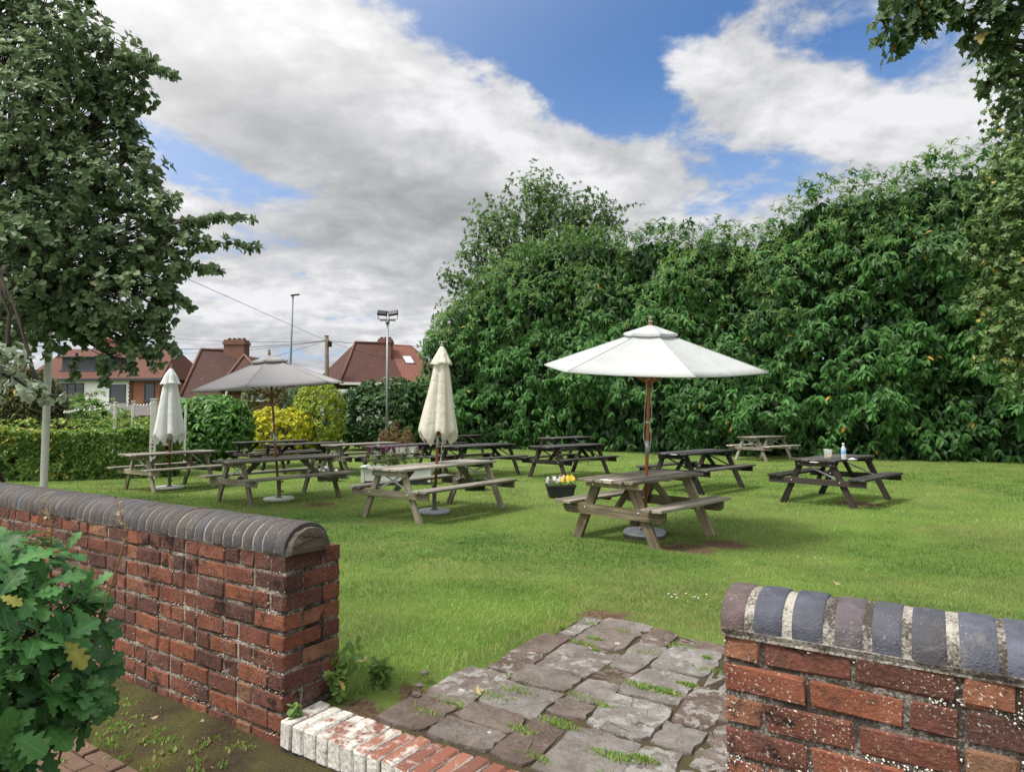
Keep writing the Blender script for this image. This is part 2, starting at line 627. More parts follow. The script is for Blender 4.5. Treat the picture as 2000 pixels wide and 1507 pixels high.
def coping_mat(name):
    m, t, b = mat(name, 0.55, 0.4)
    p = pos(t)
    s = t.sep(attr(t, 'tint').outputs['Color'])
    c = t.ramp(s[0], [(0.0, (0.062, 0.072, 0.105)), (0.45, (0.088, 0.098, 0.135)), (0.75, (0.115, 0.125, 0.165)), (0.9, (0.135, 0.10, 0.105)), (1.0, (0.15, 0.098, 0.085))])
    n = t.noise(p, 16, 6, 0.65)
    c = t.mix(t.ss(n, 0.35, 0.7), t.mix(1.0, c, (0.55, 0.55, 0.55), 'MULTIPLY'), c)
    brown = t.m('MULTIPLY', t.ss(t.noise(p, 5, 5, 0.6), 0.28, 0.60), s[1])
    c = t.mix(brown, c, (0.062, 0.050, 0.044))
    c = t.mix(t.m('MULTIPLY', s[1], 0.35), c, (0.05, 0.046, 0.046))
    k = t.noise(p, 170, 3, 0.6)
    c = t.mix(t.m('MULTIPLY', t.ss(k, 0.62, 0.7), t.ss(t.noise(p, 7, 4), 0.40, 0.62, 0, 0.75)), c, (0.36, 0.35, 0.33))
    c = t.mix(t.ss(t.noise(p, 11, 6, 0.7), 0.54, 0.68, 0, 0.5), c, (0.17, 0.165, 0.155))
    bl = t.ss(t.noise(p, 22, 6, 0.7), 0.62, 0.7, 0, 0.7)
    c = t.mix(bl, c, (0.022, 0.022, 0.022))
    t.l.new(c, b.inputs['Base Color'])
    t.put(b.inputs['Roughness'], t.ss(n, 0.3, 0.7, 0.6, 0.85))
    bump(t, b, t.m('ADD', t.m('MULTIPLY', n, 1.4), t.m('MULTIPLY', k, 0.6)), 0.7, 0.012)
    return m


def stone_mat(name):
    m, t, b = mat(name, 0.9, 0.15)
    p = pos(t)
    s = t.sep(attr(t, 'tint').outputs['Color'])
    c = t.ramp(s[0], [(0.0, (0.175, 0.132, 0.113)), (0.4, (0.23, 0.19, 0.167)), (0.7, (0.265, 0.24, 0.222)), (1.0, (0.32, 0.31, 0.30))])
    n = t.noise(p, 7, 7, 0.68, 0.3)
    c = t.mix(t.ss(n, 0.3, 0.75), t.mix(1.0, c, (0.62, 0.58, 0.54), 'MULTIPLY'), t.mix(1.0, c, (1.2, 1.2, 1.2), 'MULTIPLY'))
    k = t.noise(p, 60, 6, 0.75)
    c = t.mix(t.ss(k, 0.5, 0.75, 0, 0.35), c, (0.33, 0.31, 0.29))
    crack = t.vor(t.vscale(p, (1, 1, 0.2)), 9, 0, 'DISTANCE_TO_EDGE')
    wob = t.ss(t.noise(p, 3.0, 3), 0.48, 0.6)
    c = t.mix(t.m('MULTIPLY', t.ss(crack, 0.018, 0.0, 0, 0.75), wob), c, (0.035, 0.03, 0.025))
    lich = t.m('MULTIPLY', t.ss(t.m('ADD', t.noise(p, 13, 6, 0.72), t.m('MULTIPLY', t.sep(attr(t, 'tint').outputs['Color'])[1], 0.16)), 0.62, 0.70), 0.6)
    c = t.mix(lich, c, (0.50, 0.50, 0.47))
    spot = t.ss(t.vor(p, 5.5), 0.11, 0.085, 0, 0.9)
    sel = t.ss(t.noise(p, 2.2, 2), 0.55, 0.6)
    c = t.mix(t.m('MULTIPLY', spot, sel), c, (0.62, 0.61, 0.57))
    t.l.new(c, b.inputs['Base Color'])
    bump(t, b, t.m('ADD', t.m('MULTIPLY', n, 1.8), t.m('MULTIPLY', k, 0.8)), 1.0, 0.03)
    return m


def ground_mat(name, stops, sc1=1.3, sc2=40, rough=0.95):
    m, t, b = mat(name, rough, 0.1)
    p = pos(t)
    n = t.noise(p, sc1, 5, 0.6)
    k = t.noise(p, sc2, 5, 0.7)
    f = t.m('ADD', t.m('MULTIPLY', n, 0.65), t.m('MULTIPLY', k, 0.42))
    c = t.ramp(f, stops)
    t.l.new(c, b.inputs['Base Color'])
    bump(t, b, k, 0.8, 0.03)
    return m


def roof_mat(name, cols, tile=(0.27, 0.11)):
    m, t, b = mat(name, 0.9, 0.15)
    g = attr(t, 'gc').outputs['Vector']
    n = t.new('ShaderNodeTexBrick')
    t.put(n.inputs['Vector'], g)
    n.inputs['Scale'].default_value = 1.0
    n.inputs['Brick Width'].default_value = tile[0]
    n.inputs['Row Height'].default_value = tile[1]
    n.inputs['Mortar Size'].default_value = 0.012
    n.inputs['Color1'].default_value = (*cols[0], 1)
    n.inputs['Color2'].default_value = (*cols[1], 1)
    n.inputs['Mortar'].default_value = (*[q * 0.4 for q in cols[0]], 1)
    p = pos(t)
    c = t.mix(t.ss(t.noise(p, 0.9, 6, 0.65), 0.4, 0.75, 0, 0.6), n.outputs['Color'], cols[2])
    c = t.mix(t.ss(t.noise(p, 5.5, 3, 0.6), 0.68, 0.74, 0, 0.55), c, (0.34, 0.29, 0.25))
    t.l.new(c, b.inputs['Base Color'])
    bump(t, b, n.outputs['Fac'], -0.5, 0.03)
    return m


def house_brick_mat(name, c1, c2, mo):
    m, t, b = mat(name, 0.9, 0.15)
    n = t.new('ShaderNodeTexBrick')
    t.put(n.inputs['Vector'], attr(t, 'gc').outputs['Vector'])
    n.inputs['Scale'].default_value = 1.0
    n.inputs['Brick Width'].default_value = 0.225
    n.inputs['Row Height'].default_value = 0.075
    n.inputs['Mortar Size'].default_value = 0.009
    n.inputs['Color1'].default_value = (*c1, 1)
    n.inputs['Color2'].default_value = (*c2, 1)
    n.inputs['Mortar'].default_value = (*mo, 1)
    c = t.mix(t.ss(t.noise(pos(t), 1.2, 5, 0.6), 0.35, 0.8, 0, 0.35), n.outputs['Color'], tuple(q * 0.5 for q in c1))
    t.l.new(c, b.inputs['Base Color'])
    return m


def cloth_mat(name, c, dirt=0.12, trans=0.3):
    m, t, b = mat(name, 0.85, 0.15)
    p = t.new('ShaderNodeTexCoord').outputs['Object']
    n = t.noise(p, 2.6, 5, 0.6)
    cc = t.mix(t.ss(n, 0.4, 0.8, 0, dirt * 3), c, tuple(q * 0.72 for q in c))
    st = t.ss(t.noise(t.vscale(p, (7, 7, 0.8)), 1.0, 4), 0.56, 0.72, 0, dirt * 1.6)
    cc = t.mix(st, cc, (c[0] * 0.7, c[1] * 0.68, c[2] * 0.58))
    t.l.new(cc, b.inputs['Base Color'])
    bump(t, b, t.noise(t.vscale(p, (1, 1, 1.6)), 4.5, 6, 0.6, 0.6), 0.45, 0.05)
    tr = t.new('ShaderNodeBsdfTranslucent')
    t.l.new(cc, tr.inputs[0])
    mx = t.new('ShaderNodeMixShader')
    mx.inputs[0].default_value = trans
    t.l.new(b.outputs[0], mx.inputs[1])
    t.l.new(tr.outputs[0], mx.inputs[2])
    t.l.new(mx.outputs[0], t.n['Material Output'].inputs[0])
    return m


def bark_mat(name, a, b_):
    m, t, b = mat(name, 0.9, 0.15)
    g = attr(t, 'gc').outputs['Vector']
    n = t.noise(t.vscale(g, (3, 30, 30)), 1.0, 5, 0.65)
    t.l.new(t.mix(t.ss(n, 0.35, 0.7), a, b_), b.inputs['Base Color'])
    bump(t, b, n, 0.6, 0.01)
    return m


M = {}
M['wood_warm'] = wood('weathered tan timber', (0.095, 0.075, 0.048), (0.30, 0.25, 0.165), 0.3)
M['wood_warm_top'] = wood('weathered grey brown planks', (0.10, 0.086, 0.068), (0.31, 0.275, 0.225), 0.12)
M['wood_grey'] = wood('grey weathered timber', (0.085, 0.072, 0.052), (0.285, 0.25, 0.19), 0.35)
M['wood_grey_top'] = wood('silver grey planks', (0.12, 0.11, 0.09), (0.36, 0.335, 0.285), 0.12)
M['wood_dark'] = wood('dark stained timber', (0.011, 0.009, 0.008), (0.042, 0.033, 0.029), 0.0, 0.65)
M['wood_dark_top'] = wood('dark stained planks', (0.022, 0.021, 0.021), (0.10, 0.096, 0.094), 0.0, 0.6)
M['wood_mid'] = wood('brown grey timber', (0.05, 0.042, 0.033), (0.18, 0.155, 0.12), 0.2)
M['wood_mid_top'] = wood('brown grey planks', (0.06, 0.055, 0.048), (0.22, 0.205, 0.18), 0.1)
M['wood_pale'] = wood('pale driftwood timber', (0.15, 0.135, 0.11), (0.40, 0.37, 0.31), 0.15)
M['steel'] = plain('galvanised steel', (0.42, 0.45, 0.47), 0.4, 0.5, 0.6)
M['bolt'] = plain('zinc bolt', (0.6, 0.6, 0.6), 0.35, 0.5, 0.8)
M['pole_wood'] = wood('varnished hardwood', (0.17, 0.06, 0.025), (0.36, 0.145, 0.06), 0.0, 0.5)
M['tube_green'] = plain('mossy steel tube', (0.115, 0.12, 0.085), 0.6, 0.3, 0.2, 0.3)
M['cloth_white'] = cloth_mat('off white canvas', (0.53, 0.555, 0.565))
M['cloth_bright'] = cloth_mat('bright white canvas', (0.76, 0.78, 0.78), 0.10)
M['cloth_cream'] = cloth_mat('cream canvas', (0.74, 0.715, 0.63), 0.10)
M['cloth_grey'] = cloth_mat('grey canvas', (0.40, 0.39, 0.40), 0.08, 0.12)
M['disc_white'] = plain('painted concrete', (0.62, 0.63, 0.60), 0.7, 0.2, 0, 0.2, 14)
M['disc_grey'] = plain('grey concrete disc', (0.36, 0.38, 0.42), 0.6, 0.3, 0, 0.2, 14)
M['black_plastic'] = plain('black plastic', (0.022, 0.022, 0.025), 0.55, 0.4, 0, 0.2)
M['brick'] = brick_mat('old red brick', 0.55, 0.85)
M['brick_near'] = brick_mat('lichen speckled red brick', 1.0, 1.0)
M['mortar'] = mortar_mat('lime mortar')
M['mortar_speck'] = mortar_mat('pebbly mortar', (0.46, 0.43, 0.385), (0.07, 0.06, 0.05), 0.50)
M['joint_pale'] = mortar_mat('pale thin joints', (0.34, 0.31, 0.27), (0.075, 0.066, 0.058), 0.46)
M['mortar_mid'] = mortar_mat('grey pointing', (0.40, 0.36, 0.31), (0.09, 0.076, 0.064), 0.5)
M['mortar_wall'] = mortar_mat('dark gritty wall mortar', (0.40, 0.37, 0.33), (0.055, 0.046, 0.038), 0.55)
M['mortar_dark'] = mortar_mat('dirty mortar', (0.135, 0.112, 0.09), (0.05, 0.042, 0.034), 0.45)
M['crumb'] = plain('pale lime crumbs', (0.60, 0.57, 0.51), 0.95, 0.1, 0, 0.35, 30)
M['path_brick'] = plain('brown path brick', (0.135, 0.088, 0.066), 0.9, 0.1, 0, 0.45, 9, 0.5)
M['coping'] = coping_mat('blue engineering brick')
M['stone'] = stone_mat('sandstone flag')
M['white_post'] = plain('weathered white paint', (0.60, 0.60, 0.56), 0.6, 0.3, 0, 0.25, 5)
M['bark'] = bark_mat('dark bark', (0.022, 0.018, 0.014), (0.075, 0.062, 0.05))
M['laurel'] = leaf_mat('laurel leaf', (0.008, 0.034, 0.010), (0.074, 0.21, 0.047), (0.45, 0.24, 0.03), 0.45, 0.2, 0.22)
M['laurel_far'] = leaf_mat('laurel leaf lighter', (0.022, 0.065, 0.016), (0.135, 0.26, 0.055), (0.42, 0.26, 0.04), 0.5, 0.25, 0.28)
M['small_leaf'] = leaf_mat('small oval leaf', (0.035, 0.085, 0.028), (0.135, 0.235, 0.075), (0.3, 0.24, 0.05), 0.4, 0.3)
M['whitebeam'] = leaf_mat('whitebeam leaf', (0.035, 0.074, 0.034), (0.165, 0.245, 0.105), (0.30, 0.27, 0.13), 0.5, 0.3, 0.3, (0.18, 0.23, 0.16))
M['sycamore'] = leaf_mat('sycamore leaf', (0.018, 0.05, 0.02), (0.085, 0.15, 0.05), (0.30, 0.22, 0.05), 0.45, 0.3)
M['maple'] = leaf_mat('field maple leaf', (0.042, 0.095, 0.028), (0.16, 0.26, 0.08), (0.46, 0.36, 0.08), 0.45, 0.3)
M['oak'] = leaf_mat('oak leaf', (0.015, 0.064, 0.022), (0.075, 0.21, 0.052), (0.34, 0.30, 0.05), 0.5, 0.25, 0.25, (0.07, 0.16, 0.065))
M['hedge_leaf'] = leaf_mat('hedge leaf', (0.035, 0.10, 0.022), (0.19, 0.32, 0.06), (0.52, 0.46, 0.10), 0.45, 0.28)
M['gold_leaf'] = leaf_mat('golden privet leaf', (0.13, 0.175, 0.018), (0.50, 0.50, 0.025), (0.74, 0.64, 0.02), 0.45, 0.3)
M['gold_green'] = leaf_mat('yellow green privet leaf', (0.075, 0.145, 0.022), (0.33, 0.40, 0.04), (0.72, 0.6, 0.02), 0.45, 0.3)
M['bush_leaf'] = leaf_mat('bright bush leaf', (0.018, 0.07, 0.014), (0.12, 0.28, 0.045), (0.3, 0.3, 0.05), 0.4, 0.28)
M['dark_bush'] = leaf_mat('dark bush leaf', (0.016, 0.05, 0.018), (0.065, 0.145, 0.04), (0.3, 0.25, 0.04), 0.42, 0.22)
M['olive_bush'] = leaf_mat('olive bush leaf', (0.03, 0.045, 0.015), (0.115, 0.13, 0.035), (0.28, 0.22, 0.05), 0.5, 0.2)
M['weed'] = leaf_mat('weed leaf', (0.06, 0.13, 0.03), (0.2, 0.32, 0.08), (0.45, 0.33, 0.1), 0.5, 0.3)
M['dry'] = leaf_mat('dry stalk', (0.17, 0.10, 0.04), (0.32, 0.23, 0.10), (0.4, 0.33, 0.2), 0.7, 0.2)
M['brown_shrub'] = leaf_mat('dead conifer spray', (0.11, 0.07, 0.03), (0.26, 0.175, 0.08), (0.3, 0.2, 0.1), 0.8, 0.15)
M['petal'] = leaf_mat('petal', (0.05, 0.02, 0.07), (0.75, 0.72, 0.76), (0.85, 0.55, 0.01), 0.6, 0.2)
M['purple'] = leaf_mat('purple spike', (0.13, 0.03, 0.09), (0.27, 0.08, 0.19), (0.2, 0.3, 0.05), 0.6, 0.25)


def grass_mat():
    m, t, b = mat('grass blade', 0.55, 0.25)
    s = t.sep(attr(t, 'tint').outputs['Color'])
    c = t.mix(s[0], (0.052, 0.152, 0.028), (0.258, 0.40, 0.088))
    c = t.mix(s[1], c, (0.36, 0.31, 0.15))
    t.l.new(c, b.inputs['Base Color'])
    tr = t.new('ShaderNodeBsdfTranslucent')
    t.l.new(t.mix(1.0, c, (1.15, 1.2, 1.0), 'MULTIPLY'), tr.inputs[0])
    mx = t.new('ShaderNodeMixShader')
    mx.inputs[0].default_value = 0.4
    t.l.new(b.outputs[0], mx.inputs[1])
    t.l.new(tr.outputs[0], mx.inputs[2])
    t.l.new(mx.outputs[0], t.n['Material Output'].inputs[0])
    return m


M['grass'] = grass_mat()
M['lawn'] = ground_mat('lawn thatch', [(0.3, (0.10, 0.095, 0.04)), (0.45, (0.095, 0.15, 0.035)), (0.6, (0.135, 0.195, 0.045)), (0.75, (0.21, 0.22, 0.09))], 1.1, 55)
def lawn_bare():
    m = M['lawn']
    t = NT(m.node_tree)
    b = t.n['Principled BSDF']
    src = b.inputs['Base Color'].links[0].from_socket
    x, y, z = t.sep(pos(t))
    n = t.noise(pos(t), 5, 5, 0.65)
    acc = None
    for bx, by, br in BARE:
        dx, dy = t.m('SUBTRACT', x, bx), t.m('SUBTRACT', y, by)
        q = t.m('SQRT', t.m('ADD', t.m('MULTIPLY', dx, dx), t.m('MULTIPLY', dy, dy)))
        q = t.m('ADD', t.m('DIVIDE', q, br), t.m('MULTIPLY', t.m('SUBTRACT', n, 0.5), 1.6))
        k = t.ss(q, 0.55, 1.1, 1.0, 0.0)
        acc = k if acc is None else t.m('MAXIMUM', acc, k)
    soil = t.mix(t.ss(t.noise(pos(t), 45, 4, 0.7), 0.4, 0.65), (0.075, 0.048, 0.032), (0.17, 0.115, 0.075))
    t.l.new(t.mix(acc, src, soil), b.inputs['Base Color'])


BARE = [(1.98, 7.5, 0.40), (2.45, 7.75, 0.34), (5.75, 11.1, 0.45), (-1.2, 10.3, 0.3), (-3.3, 11.3, 0.3), (1.62, 8.25, 0.3), (0.62, 4.42, 0.22), (-0.68, 3.02, 0.14), (-0.45, 3.25, 0.12)]
lawn_bare()
M['earth'] = ground_mat('rough ground', [(0.3, (0.05, 0.06, 0.02)), (0.55, (0.09, 0.13, 0.03)), (0.75, (0.14, 0.15, 0.06))], 0.3, 9)
M['moss_soil'] = ground_mat('mossy soil', [(0.33, (0.03, 0.024, 0.016)), (0.45, (0.065, 0.05, 0.03)), (0.58, (0.085, 0.08, 0.03)), (0.72, (0.14, 0.135, 0.045))], 3.5, 70)
M['joint_soil'] = ground_mat('joint soil', [(0.35, (0.035, 0.027, 0.02)), (0.5, (0.075, 0.056, 0.042)), (0.62, (0.085, 0.075, 0.035)), (0.75, (0.12, 0.12, 0.04))], 5, 60)

# ------------------------------------------------------------------ ground, lawn, paving
def build_ground():
    mb = MB()
    th = np.linspace(0, 2 * np.pi, 48, endpoint=False)
    V = [(0, 0, -0.35)]
    F = []
    for r in (60, 160, 420, 1200):
        V += [(r * math.cos(a), r * math.sin(a), -0.35) for a in th]
    F += [(0, 1 + i, 1 + (i + 1) % 48) for i in range(48)]
    for k in range(3):
        F += [(1 + k * 48 + i, 1 + (k + 1) * 48 + i, 1 + (k + 1) * 48 + (i + 1) % 48, 1 + k * 48 + (i + 1) % 48) for i in range(48)]
    mb.add(V, F)
    kind(mb.build('ground', M['earth']), 'structure')
    # the yard in front of the wall
    mb = MB()
    T = np.linspace(-9, 7, 110)
    S = np.linspace(-6.5, 0.12, 70)
    tt, ss = np.meshgrid(T, S, indexing='ij')
    X = WA[0] + WU[0] * tt + WN[0] * ss
    Y = WA[1] + WU[1] * tt + WN[1] * ss
    Z = 0.055 + 0.05 * (vnoise(X * 1.7, Y * 1.7) - 0.5) + 0.02 * (vnoise(X * 14, Y * 14, 2) - 0.5) + 0.05 * smooth01((ss + 0.45) / 0.4)
    V = np.stack([X, Y, Z], -1).reshape(-1, 3)
    n = len(S)
    F = np.array([(i * n + j, (i + 1) * n + j, (i + 1) * n + j + 1, i * n + j + 1) for i in range(len(T) - 1) for j in range(n - 1)])
    mb.add(V, F, smooth=True)
    kind(mb.build('yard_ground', M['moss_soil']), 'structure')
    # brick path in the yard
    mb = MB()
    for i in range(34):
        for j in range(10):
            t0, s0 = -4.4 + i * 0.233 + (0.116 if j % 2 else 0), -1.16 + j * 0.078
            mb.cbox(wl(t0, s0, 0.068 + RNG.normal(0, 0.003)), (0.108, 0.035, 0.03), np.array(((*WU, 0), (*WN, 0), (0, 0, 1))), 0.005, 0, (RNG.random() * 0.7, 0, 0, 0), 0.001)
    mb.cbox(wl(-0.5, -0.81, 0.035), (4.0, 0.42, 0.03), np.array(((*WU, 0), (*WN, 0), (0, 0, 1))), 0.004, 1)
    kind(mb.build('brick_path', [M['path_brick'], M['joint_soil']]), 'structure')
    # the lawn, one sheet; it ends under the back of the wall
    mb = MB()
    T = np.r_[np.linspace(-60, -9, 26), np.linspace(-8.5, 16, 120), np.linspace(17, 70, 28)]
    S = np.r_[np.linspace(0.19, 8, 90), np.linspace(8.3, 60, 70)]
    tt, ss = np.meshgrid(T, S, indexing='ij')
    X = WA[0] + WU[0] * tt + WN[0] * ss
    Y = WA[1] + WU[1] * tt + WN[1] * ss
    Z = lawn_z(X, Y) + 0.03 * (vnoise(X * 0.6, Y * 0.6) - 0.5)
    hole = (tt > 0.2) & (tt < 2.6) & (ss < 2.1)
    Z = np.where(hole, Z - 0.06, Z)
    n = len(S)
    F = np.array([(i * n + j, (i + 1) * n + j, (i + 1) * n + j + 1, i * n + j + 1) for i in range(len(T) - 1) for j in range(n - 1)])
    mb.add(np.stack([X, Y, Z], -1).reshape(-1, 3), F, smooth=True)
    kind(mb.build('lawn', M['lawn']), 'structure')


PAVE = (0.25, 2.75, 0.2, 2.02)       # t0 t1 s0 s1


def pave_left(s):
    return 0.16 + 0.17 * s


def build_paving():
    mb = MB()
    rg = np.random.default_rng(5)
    ax0 = np.array(((*WU, 0), (*WN, 0), (0, 0, 1)))
    t = 0.0
    rows = []
    col = 0
    t = 0.02
    while t < 2.7:
        w = rg.uniform(0.17, 0.33)
        s = 0.235
        s_end = 2.02 + rg.uniform(-0.07, 0.05)
        while s < s_end - 0.08:
            ln = rg.uniform(0.17, 0.44)
            if s + ln > s_end - 0.12:
                ln = s_end - s
            tl, tr = t, t + w
            lo = pave_left(s + ln / 2)
            if tr > lo + 0.1:
                tl = max(tl, lo + rg.uniform(-0.05, 0.05))
                # an irregular slab: jittered outline, top slightly domed
                g = 0.005
                pts = []
                q4 = np.array([(tl, s), (tr, s), (tr, s + ln), (tl, s + ln)]) + rg.normal(0, 0.009, (4, 2))
                for (a, b), (c, d) in zip(q4, np.roll(q4, -1, 0)):
                    for q in np.linspace(0, 1, 7)[:-1]:
                        pts.append((a + (c - a) * q, b + (d - b) * q))
                P = np.array(pts)
                c = P.mean(0)
                P = c + (P - c) * (1 - 2 * g / np.array((tr - tl, ln)))
                jit = rg.normal(0, 0.006, P.shape)
                P = P + jit
                # cut corners now and then
                for k in (0, 6, 12, 18):
                    P[k] += (c - P[k]) * rg.uniform(0.0, 0.13)
                z0 = 0.222 + rg.normal(0, 0.0045)
                tilt = rg.normal(0, 0.012, 2)
                zz = lambda q: z0 + (q - c) @ tilt
                rings = []
                for f, dz in ((1.0, -0.04), (1.0, -0.004), (0.99, -0.0006), (0.7, 0.0), (0.35, 0.0)):
                    Q = c + (P - c) * f
                    h = np.array([zz(q) for q in Q]) + dz + rg.normal(0, 0.002, len(Q))
                    xy = WA + Q[:, :1] * WU + Q[:, 1:] * WN
                    rings.append(np.c_[xy, h])
                V = np.concatenate(rings + [np.array([[*(WA + c[0] * WU + c[1] * WN), z0]])])
                n = len(P)
                F = [(r * n + j, r * n + (j + 1) % n, (r + 1) * n + (j + 1) % n, (r + 1) * n + j) for r in range(4) for j in range(n)]
                F += [(4 * n + j, 4 * n + (j + 1) % n, 5 * n) for j in range(n)]
                mb.add(V, F, 0, (rg.random(), float(rg.random() < 0.3) * rg.uniform(0.3, 0.9), 0, 0), smooth=False)
            s += ln
        t += w
    # earth bed
    mb.cbox(wl(1.58, 1.08, 0.1885), (1.14, 0.88, 0.026), ax0, 0.004, 1)
    kind(mb.build('stone_paving', [M['stone'], M['joint_soil']]), 'structure')


def rnd_dirs(n):
    return unit(RNG.normal(0, 1, (n, 3)))


OCTA = (np.array([(1.2, 0, 0), (-1.1, 0.1, 0), (0, 1, 0), (0.1, -0.9, 0), (0, 0, 0.9), (0, 0, -1)], float), {3: np.array([(0, 2, 4), (2, 1, 4), (1, 3, 4), (3, 0, 4), (2, 0, 5), (1, 2, 5), (3, 1, 5), (0, 3, 5)])})


# ------------------------------------------------------------------ garden walls
def garden_wall(label, t_end, sgn, L, thick, bmat, mmat, seed, end_plate, cop_w, pier, top, rise):
    """one wall with its free end at t_end; sgn = -1 runs towards smaller t"""
    rg = np.random.default_rng(seed)
    th = thing('brick_wall', label, 'wall', wl(t_end, 0, 0.05), group='low garden walls beside the paved gap')
    base = np.array(th.location)
    ax = np.array(((*(WU * sgn), 0), (*WN, 0), (0, 0, 1)))
    course, z0 = 0.0862, -0.02
    mb, core = MB(), MB()

    def P(a, s, z):       # a metres from the end, into the wall
        return wl(t_end + sgn * a, s, z) - base

    def brick(a0, a1, s0, s1, z):
        hz = course / 2 - 0.0055
        c = rg.random()
        tone = c * 0.84 if rg.random() < 0.88 else rg.uniform(0.86, 1.0)
        off = rg.normal(0, 0.001)
        mb.cbox(P((a0 + a1) / 2, (s0 + s1) / 2 + off, z + course / 2), ((a1 - a0) / 2 - rg.uniform(0.003, 0.006), (s1 - s0) / 2 - 0.003, hz - rg.uniform(0, 0.0018)),
                ax, 0.007, 0, (tone, 0, 0, 0), 0.0022)
    nrow = int((top - z0) / course)
    pt = 0.33 if pier else thick
    for r in range(nrow):
        z = top - course * (r + 1)
        # end bricks
        if r % 2 == 0:
            brick(0, 0.108, 0.0, 0.222, z)
            brick(0, 0.225, 0.222, pt, z) if pt > 0.3 else None
            a = 0.108
        else:
            brick(0, 0.222, 0.0, 0.108, z)
            brick(0, 0.108, 0.108, pt, z)
            a = 0.222
        if pier:
            brick(0.225 if r % 2 == 0 else 0.108, 0.34, 0.225, pt, z)
        lastw = 0
        while a < L:
            w = 0.224 if (rg.random() < 0.52 and lastw != 2) else 0.112
            lastw = lastw + 1 if w > 0.2 else 0
            brick(a, a + w, 0.0, 0.104, z)
            a += w
        a = 0.34 if pier else 0.112
        while a < L:
            w = 0.224 if rg.random() < 0.6 else 0.112
            brick(a, a + w, 0.114, thick, z)
            a += w
    rec = 0.0095
    # crumbs of pale grit standing in and over the joints
    nc = int(L * nrow * (110 if sgn < 0 else 420))
    rr = rg.integers(0, nrow, nc)
    ca, cz = rg.uniform(0.0, L, nc), top - course * (rr + 1) + rg.normal(0, 0.0065, nc)
    vert = rg.random(nc) < 0.22
    cz = np.where(vert, top - rg.random(nc) * (top - z0), cz)
    ca = np.where(vert, np.round(ca / 0.112) * 0.112 + rg.normal(0, 0.006, nc), ca)
    keep = vnoise(ca * 3.1 + seed, cz * 5.0 + 3, 3) > (0.52 if sgn < 0 else 0.40)
    keep &= (ca > 0.003) & (ca < L)
    ca, cz = ca[keep], cz[keep]
    q = rg.uniform(0.0012, 0.0038, len(ca)) * (1.0 if sgn < 0 else 1.0)
    CP = np.stack([P(a_, 0.004 + rg.normal(0, 0.0015), z_) for a_, z_ in zip(ca, cz)])
    core.leaves(OCTA, CP, rnd_dirs(len(CP)), rnd_dirs(len(CP)), q, np.c_[rg.random(len(CP)), np.zeros((len(CP), 3))], 1, False)
    core.cbox(P(L / 2, thick / 2, (top + z0) / 2 - 0.004), (L / 2 - rec, thick / 2 - rec, (top - z0) / 2), ax, 0.003)
    if pier:
        core.cbox(P(0.17, pt / 2 + 0.05, (top + z0) / 2 - 0.006), (0.17 - rec, pt / 2 - 0.05 - rec, (top - z0) / 2), ax, 0.003)
    bw = mb.build('brickwork', M[bmat], th)
    core.build('mortar', [M[mmat], M['crumb']], bw)
    # half round coping bricks on a mortar bed
    cp, bed = MB(), MB()
    n = 14
    R = thick / 2 + 0.004

    def prof(k, grow=0.0):
        y = [(-R - grow, 0.0), (-R - grow, 0.022)]
        for q in np.linspace(0, math.pi, n)[1:-1]:
            y.append((-(R + grow) * math.cos(q), 0.022 + (rise + grow) * math.sin(q)))
        y += [(R + grow, 0.022), (R + grow, 0.0)]
        return np.array(y)
    a = 0.0
    zb = top + 0.004
    while a < L:
        w = cop_w * rg.uniform(0.88, 1.1)
        jw = rg.uniform(0.006, 0.013) if cop_w < 0.07 else rg.uniform(0.014, 0.028)
        pr = prof(0)
        dz, ds, tw = rg.normal(0, 0.0015), rg.normal(0, 0.0012), rg.normal(0, 0.008)
        rings = []
        for aa, f in ((a, 0.972), (a + 0.005, 1.0), (a + w * 0.5, 1.004), (a + w - 0.005, 1.0), (a + w, 0.972)):
            ring = [P(aa + tw * y, thick / 2 + y * f + ds, zb + z * f + dz) for y, z in pr]
            rings.append(ring)
        V = np.array(rings).reshape(-1, 3)
        k = len(pr)
        F = [(i * k + j, i * k + j + 1, (i + 1) * k + j + 1, (i + 1) * k + j) for i in range(4) for j in range(k - 1)]
        if sgn < 0:
            F = [q[::-1] for q in F]
        tone = rg.uniform(0, 0.72) if rg.random() < 0.78 else rg.uniform(0.8, 1.0)
        br = 1.0 if sgn < 0 else (0.5 if rg.random() < 0.3 else 0.1)
        cp.add(V, F, 0, (tone, br, 0, 0), smooth=True)
        cp.add(V[:k], [list(range(k))], 0, (tone, br, 0, 0))
        cp.add(V[-k:], [list(range(k))[::-1]], 0, (tone, br, 0, 0))
        a += w + jw
    pr = prof(0, -0.004)
    out = [P(0.004, thick / 2 + y, zb + z) for y, z in pr]
    bed.prism(out, P(L, 0, 0) - P(0.004, 0, 0))
    bed.cbox(P(L / 2, thick / 2 - 0.001, top - 0.001), (L / 2, thick / 2 + 0.001, 0.009), ax, 0.006, jit=0.002)
    # uneven mortar pointing squeezed out under the coping
    m_ = int(L / 0.012)
    aa = np.linspace(0.0, L, m_)
    lo = top - 0.014 + 0.05 * (vnoise(aa * 7 + seed, aa * 0 + 1.5, 3) - 0.62)
    out_ = 0.001 + 0.008 * vnoise(aa * 11, aa * 0 + 7.5, 3)
    rows_ = []
    for dz, k in ((0.0, 0.0), (0.25, 0.8), (0.6, 1.0), (1.0, 0.5)):
        z_ = lo + (zb + 0.012 - lo) * dz
        rows_.append(np.array([P(aa[i], 0.006 - out_[i] * k, z_[i]) for i in range(m_)]))
    V = np.stack(rows_, 1).reshape(-1, 3) + rg.normal(0, 0.0006, (m_ * 4, 3))
